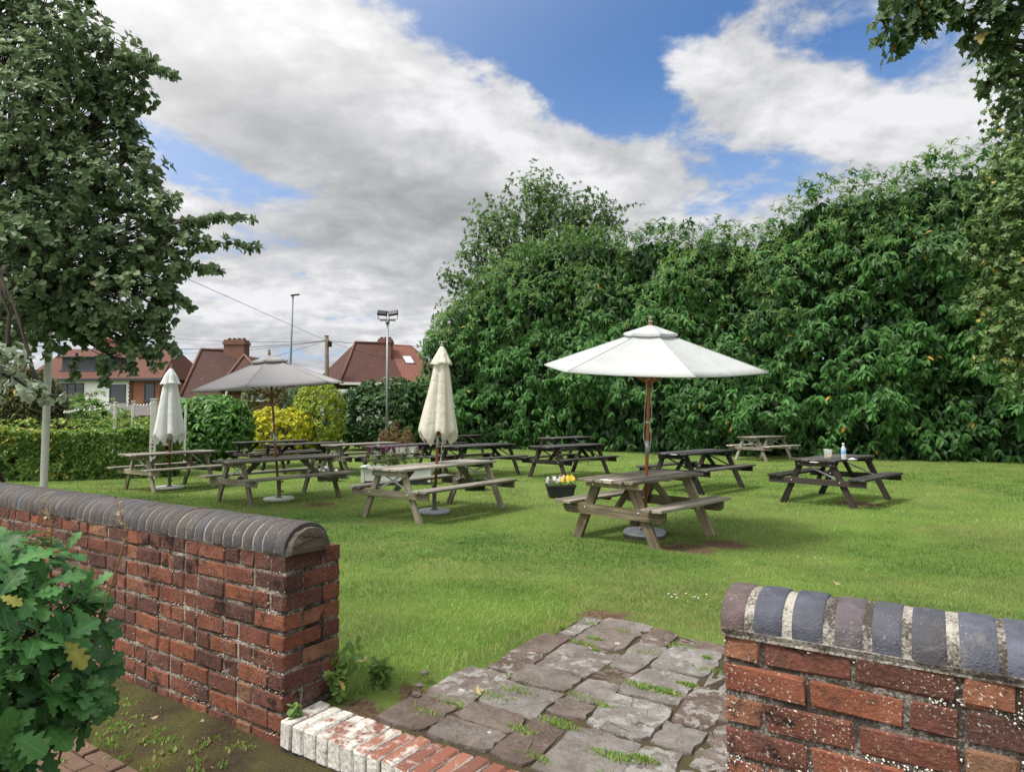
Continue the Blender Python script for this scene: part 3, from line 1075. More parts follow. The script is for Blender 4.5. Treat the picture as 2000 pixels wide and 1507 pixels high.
    F = np.array([(i * 4 + q, i * 4 + q + 1, (i + 1) * 4 + q + 1, (i + 1) * 4 + q) for i in range(m_ - 1) for q in range(3)])
    bed.add(V, F[:, ::-1] if sgn < 0 else F, 1, smooth=True)
    c = cp.build('coping', M['coping'], th)
    bed.build('mortar_bed', [M['joint_pale'] if sgn < 0 else M['mortar_speck'], M['mortar_dark' if sgn < 0 else 'mortar_mid']], c)
    if end_plate:
        pl = MB()
        o = [P(-0.004, thick / 2 + y * 0.93, zb + z * 0.93 - 0.012) for y, z in prof(0)]
        A = np.array(o)
        cen = A.mean(0)
        rings = [A, cen + (A - cen) * 0.9 + (P(-0.022, 0, 0) - P(0, 0, 0)), cen + (A - cen) * 0.55 + (P(-0.027, 0, 0) - P(0, 0, 0)), cen + (A - cen) * 0.2 + (P(-0.026, 0, 0) - P(0, 0, 0))]
        V = np.concatenate(rings) + rg.normal(0, 0.0025, (4 * len(A), 3))
        k = len(A)
        F = [(i * k + j, i * k + (j + 1) % k, (i + 1) * k + (j + 1) % k, (i + 1) * k + j) for i in range(3) for j in range(k)] + [list(range(3 * k, 4 * k))]
        pl.add(V, [q[::-1] for q in F])
        pl.build('end_mortar', M['mortar_dark'], th)
    return th


def build_walls():
    garden_wall('long low red brick wall with dark half round coping and thick squared end', 0.0, -1, 8.2, 0.245, 'brick', 'mortar', 3, True, 0.068, True, 0.922, 0.102)
    garden_wall('short low red brick wall of lichen speckled bricks with blue grey coping and pale joints', GAP, 1, 3.4, 0.245, 'brick_near', 'mortar_wall', 8, False, 0.0705, False, 0.93, 0.074)
    # step of bricks on edge across the gap
    rg = np.random.default_rng(4)
    th = thing('brick_step', 'step of bricks on edge with worn white paint across the gap in the wall', 'step', wl(0, 0.1, 0.06))
    base = np.array(th.location)
    ax = np.array(((*WU, 0), (*WN, 0), (0, 0, 1)))
    mb, mo = MB(), MB()
    t = 0.012
    while t < GAP - 0.05:
        w = 0.066 * rg.uniform(0.92, 1.06)
        mb.cbox(wl(t + w / 2, 0.09 + rg.normal(0, 0.003), 0.171 + rg.normal(0, 0.002)) - base, (w / 2, 0.112, 0.058), ax, 0.008, 0, (rg.random() * 0.8, min(1, max(0, (t - 0.1) * 1.4)), 0, 0), 0.0018)
        t += w + 0.007
    mo.cbox(wl(GAP / 2, 0.092, 0.13) - base, (GAP / 2 - 0.006, 0.104, 0.088), ax, 0.004)
    mb.build('step_bricks', M['step'], th)
    mo.build('mortar', M['mortar'], th)


def step_mat():
    m, t, b = mat('worn white painted brick', 0.85, 0.2)
    p = pos(t)
    s = t.sep(attr(t, 'tint').outputs['Color'])
    c = t.ramp(s[0], [(0.0, (0.15, 0.065, 0.047)), (0.5, (0.22, 0.085, 0.058)), (1.0, (0.27, 0.13, 0.085))])
    n = t.noise(p, 13, 6, 0.7)
    k = t.noise(p, 60, 5, 0.7)
    nz = t.sep(t.new('ShaderNodeNewGeometry').outputs['Normal'])[2]
    wear = t.m('ADD', t.m('MULTIPLY', t.ss(nz, 0.3, 0.8), t.m('ADD', t.m('MULTIPLY', s[1], 0.17), 0.10)), t.m('ADD', t.m('MULTIPLY', n, 0.62), t.m('MULTIPLY', k, 0.3)))
    c2 = t.mix(t.ss(k, 0.35, 0.65), (0.40, 0.38, 0.34), (0.68, 0.67, 0.63))
    c = t.mix(t.ss(wear, 0.55, 0.68), c2, c)
    c = t.mix(t.ss(t.noise(p, 22, 5, 0.7), 0.6, 0.68, 0, 0.6), c, (0.09, 0.08, 0.06))
    t.l.new(c, b.inputs['Base Color'])
    bump(t, b, t.m('ADD', n, k), 0.6, 0.01)
    return m


M['step'] = step_mat()


# ------------------------------------------------------------------ picnic tables
def picnic_table(label, loc, deg, L, wt, sep, pal, stays, seed, chunky=False, group='wooden picnic tables on the lawn'):
    rg = np.random.default_rng(seed)
    th = thing('picnic_table', label, 'picnic table', loc, math.radians(deg), group)
    wd, tp = M[pal], M.get(pal + '_top', M[pal])
    T = lambda: (rg.random(), 0, 0, 0)
    H = 0.75
    np_ = 5 if not chunky else 6
    pw = wt / np_
    mb = MB()
    for k in range(np_):
        y = -wt / 2 + pw * (k + 0.5)
        e = rg.normal(0, 0.004)
        l2 = L / 2 - (0.035 if chunky and k in (0, np_ - 1) else 0)
        mb.cbox((e, y, H - 0.018 + rg.normal(0, 0.0015)), (l2, pw / 2 - 0.005, 0.018), None, 0.006, 0, T(), 0.0012)
    mb.build('tabletop', tp, th)
    wb = 0.66 if not chunky else 0.63
    for s in (-1, 1):
        mb = MB()
        for k in (-1, 1):
            l2 = L / 2 - (0.03 if chunky and k == s else 0)
            mb.cbox((rg.normal(0, 0.004), s * wb + k * 0.066, 0.452 + rg.normal(0, 0.001)), (l2, 0.062, 0.018), None, 0.006, 0, T(), 0.0012)
        mb.build('bench', tp, th)
    lw, ld = (0.045, 0.095) if not chunky else (0.05, 0.12)
    for sx in (-1, 1):
        x = sx * sep / 2
        for sy in (-1, 1):
            mb = MB()
            a, b = np.array((x, sy * 0.235, 0.715)), np.array((x, sy * 0.575, -0.015))
            mb.bar(a, b, lw, ld, up=(0, 1, 0.3), tint=T(), jit=0.001)
            for z in (0.39, 0.67):
                f = (0.715 - z) / 0.73
                p = a + (b - a) * f
                for o in (-1, 1):
                    mb.tube([(p[0] + o * (lw / 2 - 0.001) + (sx * 0.047 if o == sx else 0), p[1], z), (p[0] + o * (lw / 2 + 0.006) + (sx * 0.047 if o == sx else 0), p[1], z)], 0.011, 7, 1)
            mb.build('leg', [wd, M['bolt']], th)
        mb = MB()
        xc = x + sx * (lw / 2 + 0.0235)
        hl = wb + 0.115 if not chunky else wb + 0.10
        if chunky:
            o = []
            for q in np.linspace(-90, 0, 5):
                o.append((xc, -hl + 0.06 - 0.06 * math.cos(math.radians(q)), 0.39 + 0.06 * math.sin(math.radians(q)) - 0.012 + 0.012))
            o = [(xc, hl, 0.433), (xc, -hl, 0.433)]
            for q in np.linspace(0, 90, 6):
                o.append((xc, -hl + 0.075 * (1 - math.cos(math.radians(q))), 0.383 - 0.075 * math.sin(math.radians(q)) + 0.0))
            for q in np.linspace(90, 0, 6):
                o.append((xc, hl - 0.075 * (1 - math.cos(math.radians(q))), 0.383 - 0.075 * math.sin(math.radians(q))))
            o = np.array(o)
            o[:, 0] -= 0.022
            mb.prism(o, (0.044, 0, 0), tint=T(), gc=np.stack([o[:, 1], o[:, 2], o[:, 0]], -1) + rg.random(3) * 9)
        else:
            mb.bar((xc, -hl, 0.383), (xc, hl, 0.383), 0.044, 0.098, tint=T(), jit=0.001)
        mb.build('crossbeam', wd, th)
        mb = MB()
        mb.bar((xc, -wt / 2 + 0.03, 0.682), (xc, wt / 2 - 0.03, 0.682), 0.044, 0.096 if not chunky else 0.07, tint=T(), jit=0.001)
        mb.build('cleat', wd, th)
        mb = MB()
        mb.bar((x - sx * 0.005, 0, 0.36), (x - sx * 0.44, 0, 0.70), 0.044, 0.075, up=(0, 0, 1), tint=T(), jit=0.001)
        mb.build('brace', wd, th)
        for k in range(stays):
            mb = MB()
            g = 1 if k == 0 else -1
            xo = x - sx * (lw / 2 + 0.006 + k * 0.006)
            mb.bar((xo, g * 0.235, 0.67), (xo, -g * 0.40, 0.40), 0.004, 0.028, up=(0, 0, 1), ch=0.001)
            mb.build('stay', M['steel' if pal != 'wood_dark' or seed % 2 == 0 else 'wood_dark'], th)
    if chunky:
        for x in (0.0,):
            mb = MB()
            for y in (-wb, wb):
                mb.cbox((x, y, 0.418), (0.035, 0.12, 0.016), None, 0.004, 0, T())
            mb.cbox((0, 0, 0.716), (0.035, wt / 2 - 0.03, 0.016), None, 0.004, 0, T())
            mb.build('batten', wd, th)
    return th


TABLES = {}


def build_tables():
    rows = [
        ('near', 'large tan timber picnic table with rounded ends under the open white parasol', (1.63, 8.25), 45, 1.66, 0.80, 1.22, 'wood_warm', 0, True),
        ('closed', 'long grey timber picnic table under the cream folded parasol', (-1.19, 10.3), 54, 2.15, 0.74, 1.9, 'wood_grey', 2, False),
        ('grey', 'long grey timber picnic table under the open grey parasol', (-4.21, 11.98), 51, 2.2, 0.74, 1.72, 'wood_grey', 2, False),
        ('pale', 'grey picnic table with pale top under the white folded parasol by the clipped hedge', (-7.2, 13.9), 56, 1.8, 0.74, 1.25, 'wood_grey', 1, False),
        ('drinks', 'dark stained picnic table with a water bottle and pint glasses on it', (5.6, 11.45), 43.5, 1.85, 0.70, 1.62, 'wood_dark', 1, False),
        ('mid', 'dark stained picnic table just beyond the tan table of the white parasol', (3.72, 13.35), 44, 1.95, 0.72, 1.6, 'wood_dark', 1, False),
        ('far', 'pale driftwood coloured picnic table alone close to the laurel hedge', (8.15, 21.4), 35, 1.75, 0.72, 1.35, 'wood_pale', 2, False),
        ('dark', 'dark picnic table beyond the black tub of pansies', (1.40, 16.2), 46, 2.0, 0.72, 1.65, 'wood_dark', 1, False),
        ('back', 'dark picnic table against the hedge, behind the one past the pansies', (1.75, 21.6), 44, 1.9, 0.72, 1.55, 'wood_dark', 1, False),
        ('dark2', 'dark picnic table beside the cream folded parasol, beyond the shallow black planter', (-0.85, 16.6), 46, 2.0, 0.72, 1.7, 'wood_dark', 1, False),
        ('back2', 'dark picnic table by the hedge, farthest beyond the cream folded parasol', (-2.0, 23.6), 42, 2.0, 0.72, 1.6, 'wood_dark', 1, False),
        ('trough', 'dark picnic table directly behind the pale trough of purple flowers', (-2.75, 16.9), 50, 2.2, 0.74, 1.85, 'wood_dark', 0, False),
        ('x1', 'brown grey picnic table with metal cross stays in front of the dark green bush', (-4.05, 17.7), 50, 2.1, 0.72, 1.7, 'wood_mid', 2, False),
        ('x2', 'dark picnic table in front of the taller golden bush', (-5.75, 18.1), 50, 2.1, 0.74, 1.75, 'wood_dark', 0, False),
        ('x3', 'dark picnic table hard against the low yellow bush', (-7.15, 19.6), 50, 2.1, 0.74, 1.75, 'wood_dark', 0, False),
    ]
    for k, (key, label, (x, y), deg, L, wt, sep, pal, st, ch) in enumerate(rows):
        z = float(lawn_z(x, y)) + 0.012
        TABLES[key] = picnic_table(label, (x, y, z), deg, L, wt, sep, pal, st, 20 + k, ch)
    # small things on the tables
    zt = lambda k: TABLES[k].location.z + 0.7515

    def sticker(key, px, py, label, w=0.12, d=0.075):
        p = on(px, py, zt(key))
        mb = MB()
        mb.cbox((0, 0, 0.002), (w / 2, d / 2, 0.002), None, 0.0008)
        o = mb.build('table_sticker', M['paper'], None, p)
        o.rotation_euler = (0, 0, TABLES[key].rotation_euler.z + math.pi / 2)
        tag(o, label, 'sticker', 'white stickers on the tabletops')
    sticker('near', 1186, 937, 'white rectangular sticker on the tan table of the white parasol', 0.16, 0.07)
    sticker('mid', 1316, 887.5, 'white rectangular sticker on the dark table beyond the white parasol')
    sticker('drinks', 1590, 902.5, 'white rectangular sticker near the edge of the table with the bottle')
    # water bottle
    p = on(1648, 897, zt('drinks'))
    b = thing('water_bottle', 'clear plastic water bottle with blue label and white cap', 'bottle', p)
    mb = MB()
    mb.lathe((0, 0, 0), [(0.0, 0.002), (0.034, 0.001), (0.037, 0.012), (0.036, 0.07), (0.0375, 0.09), (0.0375, 0.16), (0.035, 0.175), (0.02, 0.215), (0.014, 0.225), (0.014, 0.24), (0.0, 0.24)], 20)
    mb.build('bottle_body', M['clear'], b)
    mb = MB()
    mb.lathe((0, 0, 0), [(0.0378, 0.095), (0.0384, 0.096), (0.0384, 0.158), (0.0378, 0.159)], 20)
    mb.build('bottle_label', M['blue_label'], b)
    mb = MB()
    mb.lathe((0, 0, 0), [(0.0, 0.236), (0.0185, 0.236), (0.0185, 0.262), (0.0165, 0.266), (0.0, 0.266)], 16)
    mb.build('cap', M['paper'], b)
    # pint glasses
    for (px, py), lab in (((1621, 896), 'tall pint glass with a little amber drink left, beside the bottle'), ((1614, 894.5), 'empty tall pint glass behind the one with amber drink')):
        p = on(px, py, zt('drinks'))
        g = thing('pint_glass', lab, 'glass', p, 0, 'pint glasses on the dark table')
        mb = MB()
        mb.lathe((0, 0, 0), [(0.0, 0.001), (0.031, 0.001), (0.033, 0.01), (0.040, 0.16), (0.038, 0.16), (0.030, 0.012), (0.0, 0.012)], 20)
        mb.build('glass_body', M['glass'], g)
        if 'amber' in lab[:40]:
            mb = MB()
            mb.lathe((0, 0, 0), [(0.0, 0.013), (0.0295, 0.013), (0.0325, 0.06), (0.0, 0.06)], 18)
            mb.build('drink', M['amber'], g)
    # crumpled white napkin
    mb = MB()
    p = on(1664, 896, zt('drinks') + 0.01)
    V = []
    for i in range(8):
        for j in range(6):
            V.append(((i / 7 - 0.5) * 0.16, (j / 5 - 0.5) * 0.11, 0.004 + 0.035 * RNG.random() * (1 - abs(i / 3.5 - 1)) * (1 - abs(j / 2.5 - 1)) + 0.004 * RNG.random()))
    F = [(i * 6 + j, (i + 1) * 6 + j, (i + 1) * 6 + j + 1, i * 6 + j + 1) for i in range(7) for j in range(5)]
    mb.add(V, F, smooth=True)
    o = mb.build('napkin', M['paper'], None, p - np.array((0, 0, 0.01)))
    o.rotation_euler = (0, 0, 0.5)
    tag(o, 'crumpled white napkin beside the water bottle', 'napkin')


def glass_mat(name, c, rough=0.05, alpha=0.3):
    m, t, b = mat(name, rough, 0.5)
    b.inputs['Base Color'].default_value = (*c, 1)
    b.inputs['Transmission Weight'].default_value = 0.0
    b.inputs['Alpha'].default_value = alpha
    return m


M['paper'] = plain('white paper', (0.74, 0.74, 0.72), 0.7, 0.2, 0, 0.05)
M['clear'] = glass_mat('clear plastic', (0.75, 0.82, 0.88), 0.1, 0.5)
M['glass'] = glass_mat('drinking glass', (0.6, 0.68, 0.62), 0.05, 0.22)
M['amber'] = plain('amber drink', (0.62, 0.27, 0.03), 0.2, 0.5)
M['blue_label'] = plain('pale blue label', (0.22, 0.42, 0.72), 0.5, 0.3)


# ------------------------------------------------------------------ parasols
def parasol_base(label, x, y, r, h, m, side=None):
    z = float(lawn_z(x, y)) + 0.005
    th = thing('parasol_weight', label, 'parasol base', (x, y, z), 0, 'round parasol bases on the lawn')
    mb = MB()
    mb.lathe((0, 0, 0), [(0, 0.0), (r * 0.97, 0.0), (r, 0.012), (r, h - 0.01), (r - 0.012, h), (0, h)], 36)
    mb.build('disc', M[m], th)
    if side:
        mb = MB()
        mb.lathe((0, 0, 0), [(r + 0.002, 0.012), (r + 0.004, 0.012), (r + 0.004, h - 0.012), (r + 0.002, h - 0.012)], 36)
        mb.build('rim_band', M[side], th)
    mb = MB()
    mb.lathe((0, 0, 0), [(0.0, h), (0.06, h), (0.06, h + 0.012), (0.032, h + 0.02), (0.031, 0.40), (0.035, 0.40), (0.035, 0.43), (0.026, 0.43), (0.0, 0.43)], 16)
    mb.build('tube', M['tube_green'], th)
    for z in (0.16, 0.33):
        mb = MB()
        mb.tube([(0.03, -0.01, z), (0.062, -0.012, z)], 0.008, 7)
        mb.tube([(0.058, -0.012, z), (0.075, -0.012, z)], 0.018, 9)
        mb.build('knob', M['black_plastic'], th)
    return th


def parasol_pole(th, top, cord=True, z0=0.08):
    mb = MB()
    mb.tube([(0, 0, z0), (0, 0, 1.0), (0, 0, top)], 0.0215, 14)
    mb.build('pole', M['pole_wood'], th)
    mb = MB()
    mb.tube([(0, 0, 1.02), (0, 0, 1.2)], 0.0235, 14)
    mb.build('ferrule', M['steel'], th)
    mb = MB()
    mb.lathe((0, 0, top), [(0.0, -0.02), (0.026, -0.015), (0.03, 0.0), (0.026, 0.01), (0.015, 0.016), (0.014, 0.024), (0.023, 0.034), (0.025, 0.046), (0.018, 0.06), (0.0, 0.066)], 14)
    mb.build('finial', M['wood_pale'], th)


def hex_canopy(R, za, zr, r0, sag, valance, nsub=10, nrad=8, ph=0.0):
    """six panel canopy between radius r0 and R, straight ribs, panels sagging between them"""
    V, F = [], []
    n = 6 * nsub
    for i in range(nrad + 1):
        f = i / nrad
        rr = r0 + (R - r0) * f
        for j in range(n):
            k, q = divmod(j, nsub)
            q /= nsub
            a0, a1 = math.radians(60 * k) + ph, math.radians(60 * (k + 1)) + ph
            P0 = np.array((math.cos(a0), math.sin(a0)))
            P1 = np.array((math.cos(a1), math.sin(a1)))
            b = 4 * q * (1 - q)
            p = (P0 * (1 - q) + P1 * q) * rr * (1 - 0.035 * b * f)
            z = za + (zr - za) * f + 0.05 * math.sin(math.pi * f) * 0.35 - sag * b * math.sin(math.pi * min(1, f * 0.75 + 0.1))
            V.append((*p, z))
    for j in range(n):
        x, y, z = V[nrad * n + j]
        V.append((x * 0.995, y * 0.995, z - valance))
    for i in range(nrad + 1):
        F += [(i * n + j, (i + 1) * n + j, (i + 1) * n + (j + 1) % n, i * n + (j + 1) % n) for j in range(n)]
    return np.array(V), F


def hex_panel(R, za, zr, r0, sag, hem, a0, nsub=9, nrad=8):
    """one panel of the canopy between two ribs"""
    a1 = a0 + math.radians(60)
    P0, P1 = np.array((math.cos(a0), math.sin(a0))), np.array((math.cos(a1), math.sin(a1)))
    V = []
    for i in range(nrad + 2):
        f = min(1.0, i / nrad)
        for q in np.linspace(0, 1, nsub):
            b = 4 * q * (1 - q)
            p = (P0 * (1 - q) + P1 * q) * (r0 + (R - r0) * f) * (1 - 0.03 * b * f)
            z = za + (zr - za) * f - sag * b * math.sin(math.pi * min(1, f * 0.75 + 0.1))
            if i > nrad:
                p, z = p * 0.996, z - hem
            V.append((*p, z))
    F = [(i * nsub + j, (i + 1) * nsub + j, (i + 1) * nsub + j + 1, i * nsub + j + 1) for i in range(nrad + 1) for j in range(nsub - 1)]
    return np.array(V), F


def open_parasol(label, x, y, top, za, zr, R, cloth, ph, tilt, group):
    z = float(lawn_z(x, y)) + 0.005
    th = thing('parasol', label, 'parasol', (x, y, z), 0, group)
    th.rotation_euler = tilt
    parasol_pole(th, top)
    mb = MB()
    for k in range(6):
        V, F = hex_panel(R, za, zr, 0.16, 0.035, 0.012, math.radians(60 * k) + ph)
        mb.add(V, F, smooth=True)
    c = mb.build('canopy', M[cloth], th)
    for p in c.data.polygons:
        p.use_smooth = True
    mb = MB()
    for k in range(6):
        a = math.radians(60 * k) + ph
        d = np.array((math.cos(a), math.sin(a), 0))
        mb.tube([d * 0.15 + (0, 0, za + 0.004), d * (0.15 + (R - 0.15) * 0.5) + (0, 0, (za + zr) / 2 + 0.004), d * R * 0.995 + (0, 0, zr + 0.004)], 0.0045, 5)
    mb.build('seam', M[cloth], c)
    # vent cap with a small valance, lifted a little
    mb = MB()
    for k in range(6):
        V, F = hex_panel(0.33, za + 0.095, za - 0.005, 0.03, 0.012, 0.03, math.radians(60 * k) + ph)
        mb.add(V, F, smooth=True)
    mb.build('vent_cap', M[cloth], th)
    for k in range(6):
        a = math.radians(60 * k) + ph
        d = np.array((math.cos(a), math.sin(a), 0))
        mb = MB()
        mb.bar(d * 0.04 + (0, 0, za + 0.015), d * (R - 0.02) + (0, 0, zr - 0.022), 0.014, 0.024)
        r = mb.build('rib', M['pole_wood'], th)
        mb = MB()
        m_ = 0.5
        e = d * R * m_ + (0, 0, za + (zr - za) * m_ - 0.02)
        mb.bar(d * 0.04 + (0, 0, zr - 0.18), e, 0.012, 0.02)
        mb.build('strut', M['pole_wood'], r)
    mb = MB()
    mb.lathe((0, 0, 0), [(0.022, zr - 0.22), (0.045, zr - 0.215), (0.045, zr - 0.15), (0.022, zr - 0.145)], 14)
    mb.build('runner', M['pole_wood'], th)
    mb = MB()
    a = [(0.03, -0.03, zr - 0.15)] + [(0.03 + 0.012 * math.sin(q * 2.2), -0.033 - 0.006 * math.cos(q * 3), zr - 0.15 - 0.11 * q) for q in range(1, 9)]
    mb.tube(a, 0.004, 5)
    mb.tube([(-0.03, -0.03, zr - 0.15), (-0.05, -0.034, zr - 0.5), (-0.055, -0.03, zr - 0.85), (-0.02, -0.03, zr - 1.0), (0.022, -0.03, zr - 0.98)], 0.004, 5)
    mb.lathe((0, 0, 0), [(0.0225, zr - 0.68), (0.026, zr - 0.675), (0.026, zr - 0.66), (0.0225, zr - 0.655)], 12)
    mb.build('cord', M['cord'], th)
    return th


def closed_parasol(label, x, y, top, zt, zb, r_top, r_bot, cloth, tilt, seed, group):
    rg = np.random.default_rng(seed)
    z = float(lawn_z(x, y)) + 0.005
    th = thing('parasol', label, 'parasol', (x, y, z), 0, group)
    th.rotation_euler = tilt
    parasol_pole(th, top)
    ph = rg.uniform(0, 6)

    def drape(depth, pointy, flat=0.0):
        def mod(R, Z, a):
            f = np.linspace(0, 1, len(R))[:, None]
            aw = a + 0.28 * np.sin(a + ph) + 0.16 * np.sin(2 * a + 1.7 * ph)
            fold = np.abs(np.sin(3 * aw + ph))[None] ** 0.6 * (1 + 0.35 * np.sin(a + 2 * ph))[None]
            cr = 0.14 * np.sin(11 * a + 2 * ph + 3 * f) + 0.07 * np.sin(19 * a + 5 * f)
            R2 = R * (1 + depth * (0.35 + 0.65 * f) * (fold - 0.55) + 0.45 * depth * cr * f)
            R2 = R2 * (1 + flat * np.cos(2 * a)[None] * f + 0.10 * np.cos(a - ph)[None] * np.sin(np.pi * f) * (0.6 + 0.4 * np.sin(9 * f + ph)))
            Z2 = Z - pointy * f ** 4 * (0.5 + 0.5 * np.cos(6 * a + 2 * ph + 0.4))[None] * (1 + 0.3 * np.sin(2 * a)[None])
            return R2, Z2
        return mod
    mb = MB()
    h = zt - zb
    # shoulder, gentle belly, widest just above the hem, hem tucked in
    pr = [(r_top * 0.55, zt), (r_top * 0.8, zt - 0.06 * h), (r_top * 1.0, zt - 0.16 * h), (r_top + (r_bot - r_top) * 0.2, zt - 0.33 * h), (r_top + (r_bot - r_top) * 0.4, zt - 0.5 * h),
          (r_top + (r_bot - r_top) * 0.64, zt - 0.68 * h), (r_top + (r_bot - r_top) * 0.86, zt - 0.85 * h), (r_bot, zt - 0.96 * h), (r_bot * 0.99, zb), (r_bot * 0.72, zb + 0.01)]
    P = np.array(pr)
    q = np.linspace(0, len(P) - 1, 34)
    P = np.stack([np.interp(q, range(len(P)), P[:, 0]), np.interp(q, range(len(P)), P[:, 1])], -1)
    mb.lathe((0, 0, 0), P, 96, mod=drape(0.5, 0.2, 0.08))
    mb.build('canopy', M[cloth], th)
    mb = MB()
    pr = np.array([(0.022, top - 0.02), (0.045, top - 0.05), (r_top * 0.85, top - 0.17), (r_top * 1.22, zt - 0.06), (r_top * 1.36, zt - 0.085)])
    q = np.linspace(0, 4, 14)
    P = np.stack([np.interp(q, range(5), pr[:, 0]), np.interp(q, range(5), pr[:, 1])], -1)
    mb.lathe((0, 0, 0), P, 72, mod=drape(0.26, 0.03))
    mb.build('vent_cap', M[cloth], th)
    for k in range(6):
        a = math.radians(60 * k + 12)
        mb = MB()
        mb.tube([(0.05 * math.cos(a), 0.05 * math.sin(a), zb + 0.25), (0.075 * math.cos(a), 0.075 * math.sin(a), zb - 0.06 - 0.02 * rg.random())], 0.009, 6)
        mb.build('rib', M['pole_wood'], th)
    mb = MB()
    mb.tube([(0.07, -0.06, zb), (0.075, -0.06, zb - 0.2), (0.07, -0.055, zb - 0.42)], 0.005, 5)
    mb.tube([(0.07, -0.055, zb - 0.40), (0.07, -0.055, zb - 0.5)], [0.006, 0.012], 6)
    mb.build('cord', M['cord'], th)
    return th


M['cord'] = plain('white cord', (0.55, 0.53, 0.48), 0.8, 0.1)


def build_parasols():
    g = 'market parasols over the picnic tables'
    P1, P2, P3, P4 = (1.65, 8.3), (-1.22, 10.3), (-4.22, 11.95), (-7.22, 13.9)
    parasol_base('thick grey round parasol base with galvanised rim under the tan table', *P1, 0.26, 0.075, 'disc_grey', 'steel')
    parasol_base('grey white round parasol base under the cream folded parasol', *P2, 0.245, 0.05, 'disc_grey')
    parasol_base('white round parasol base under the open grey parasol', *P3, 0.27, 0.045, 'disc_white')
    parasol_base('white round parasol base under the white folded parasol by the hedge', *P4, 0.29, 0.045, 'disc_white')
    R = math.radians
    open_parasol('open off white six panel parasol with vent cap and wooden pole', *P1, 2.67, 2.53, 2.10, 1.37, 'cloth_white', R(38), (R(7.5), R(1.0), 0), g)
    open_parasol('open grey six panel parasol leaning to one side', *P3, 2.66, 2.52, 2.05, 1.35, 'cloth_grey', R(33), (R(2.6), R(-3.8), 0), g)
    closed_parasol('cream parasol folded shut with pleated canopy, beside the tall laurel hedge', *P2, 2.62, 2.42, 1.27, 0.125, 0.27, 'cloth_cream', (0, R(2.6), 0), 4, g)
    closed_parasol('white parasol folded shut by the clipped hedge', *P4, 2.55, 2.3, 1.15, 0.135, 0.245, 'cloth_bright', (0, R(-0.6), 0), 5, g)

# ------------------------------------------------------------------ leaves
def strip_leaf(rows, fold=0.12, droop=0.25, wave=0.0):
    """rows: (t, halfwidth); unit length leaf folded along the midrib, tip bending down"""
    V = []
    for k, (t, w) in enumerate(rows):
        zb = -droop * t * t
        V += [(-w, t, zb + fold * w + wave * (-1) ** k), (0, t, zb), (w, t, zb + fold * w - wave * (-1) ** k)]
    F4 = []
    for i in range(len(rows) - 1):
        a = 3 * i
        F4 += [(a, a + 1, a + 4, a + 3), (a + 1, a + 2, a + 5, a + 4)]
    return np.array(V), {4: np.array(F4)}


def outline_leaf(pts, fold=0.15, droop=0.2):
    """lobed leaf: right half outline from base to tip (x,y); fan to the midrib"""
    pts = np.array(pts, float)
    n = len(pts)
    V = [(0, y, -droop * y * y) for _, y in pts] + [(x, y, -droop * y * y + fold * x) for x, y in pts] + [(-x, y, -droop * y * y + fold * x) for x, y in pts]
    F = []
    for i in range(n - 1):
        F.append((i, n + i, n + i + 1, i + 1))
        F.append((i, i + 1, 2 * n + i + 1, 2 * n + i))
    return np.array(V), {4: np.array(F)}


L_LAUREL = strip_leaf([(0, 0.02), (0.2, 0.14), (0.5, 0.19), (0.8, 0.13), (1, 0.005)], 0.35, 0.45)
L_LONG = strip_leaf([(0, 0.02), (0.3, 0.11), (0.65, 0.10), (1, 0.005)], 0.3, 0.4)
L_OVAL = strip_leaf([(0, 0.02), (0.3, 0.27), (0.62, 0.33), (0.88, 0.19), (1, 0.01)], 0.3, 0.2)
L_SMALL = strip_leaf([(0, 0.03), (0.45, 0.27), (1, 0.01)], 0.3, 0.2)
L_OAK = outline_leaf([(0.012, -0.08), (0.02, 0.0), (0.06, 0.06), (0.13, 0.12), (0.085, 0.19), (0.10, 0.22), (0.22, 0.30), (0.235, 0.35), (0.14, 0.40), (0.15, 0.44), (0.30, 0.54), (0.315, 0.60), (0.18, 0.64), (0.19, 0.68), (0.29, 0.78), (0.28, 0.84), (0.15, 0.86), (0.15, 0.89), (0.12, 0.97), (0.05, 0.99), (0.0, 1.0)], 0.22, 0.22)
L_SYC = outline_leaf([(0.02, -0.2), (0.02, 0.0), (0.22, -0.08), (0.36, 0.02), (0.30, 0.12), (0.44, 0.22), (0.58, 0.42), (0.44, 0.43), (0.40, 0.52), (0.24, 0.44), (0.20, 0.55), (0.26, 0.72), (0.14, 0.78), (0.10, 0.9), (0.0, 1.02)], 0.2, 0.25)


def rnd_dirs(n):
    return unit(RNG.normal(0, 1, (n, 3)))


def tints(n, lo=0.0, hi=1.0, alt=0.0, alt_amt=(0.6, 1.0)):
    T = np.zeros((n, 4))
    T[:, 0] = RNG.uniform(lo, hi, n)
    if alt:
        k = RNG.random(n) < alt
        T[k, 1] = RNG.uniform(*alt_amt, k.sum())
    return T


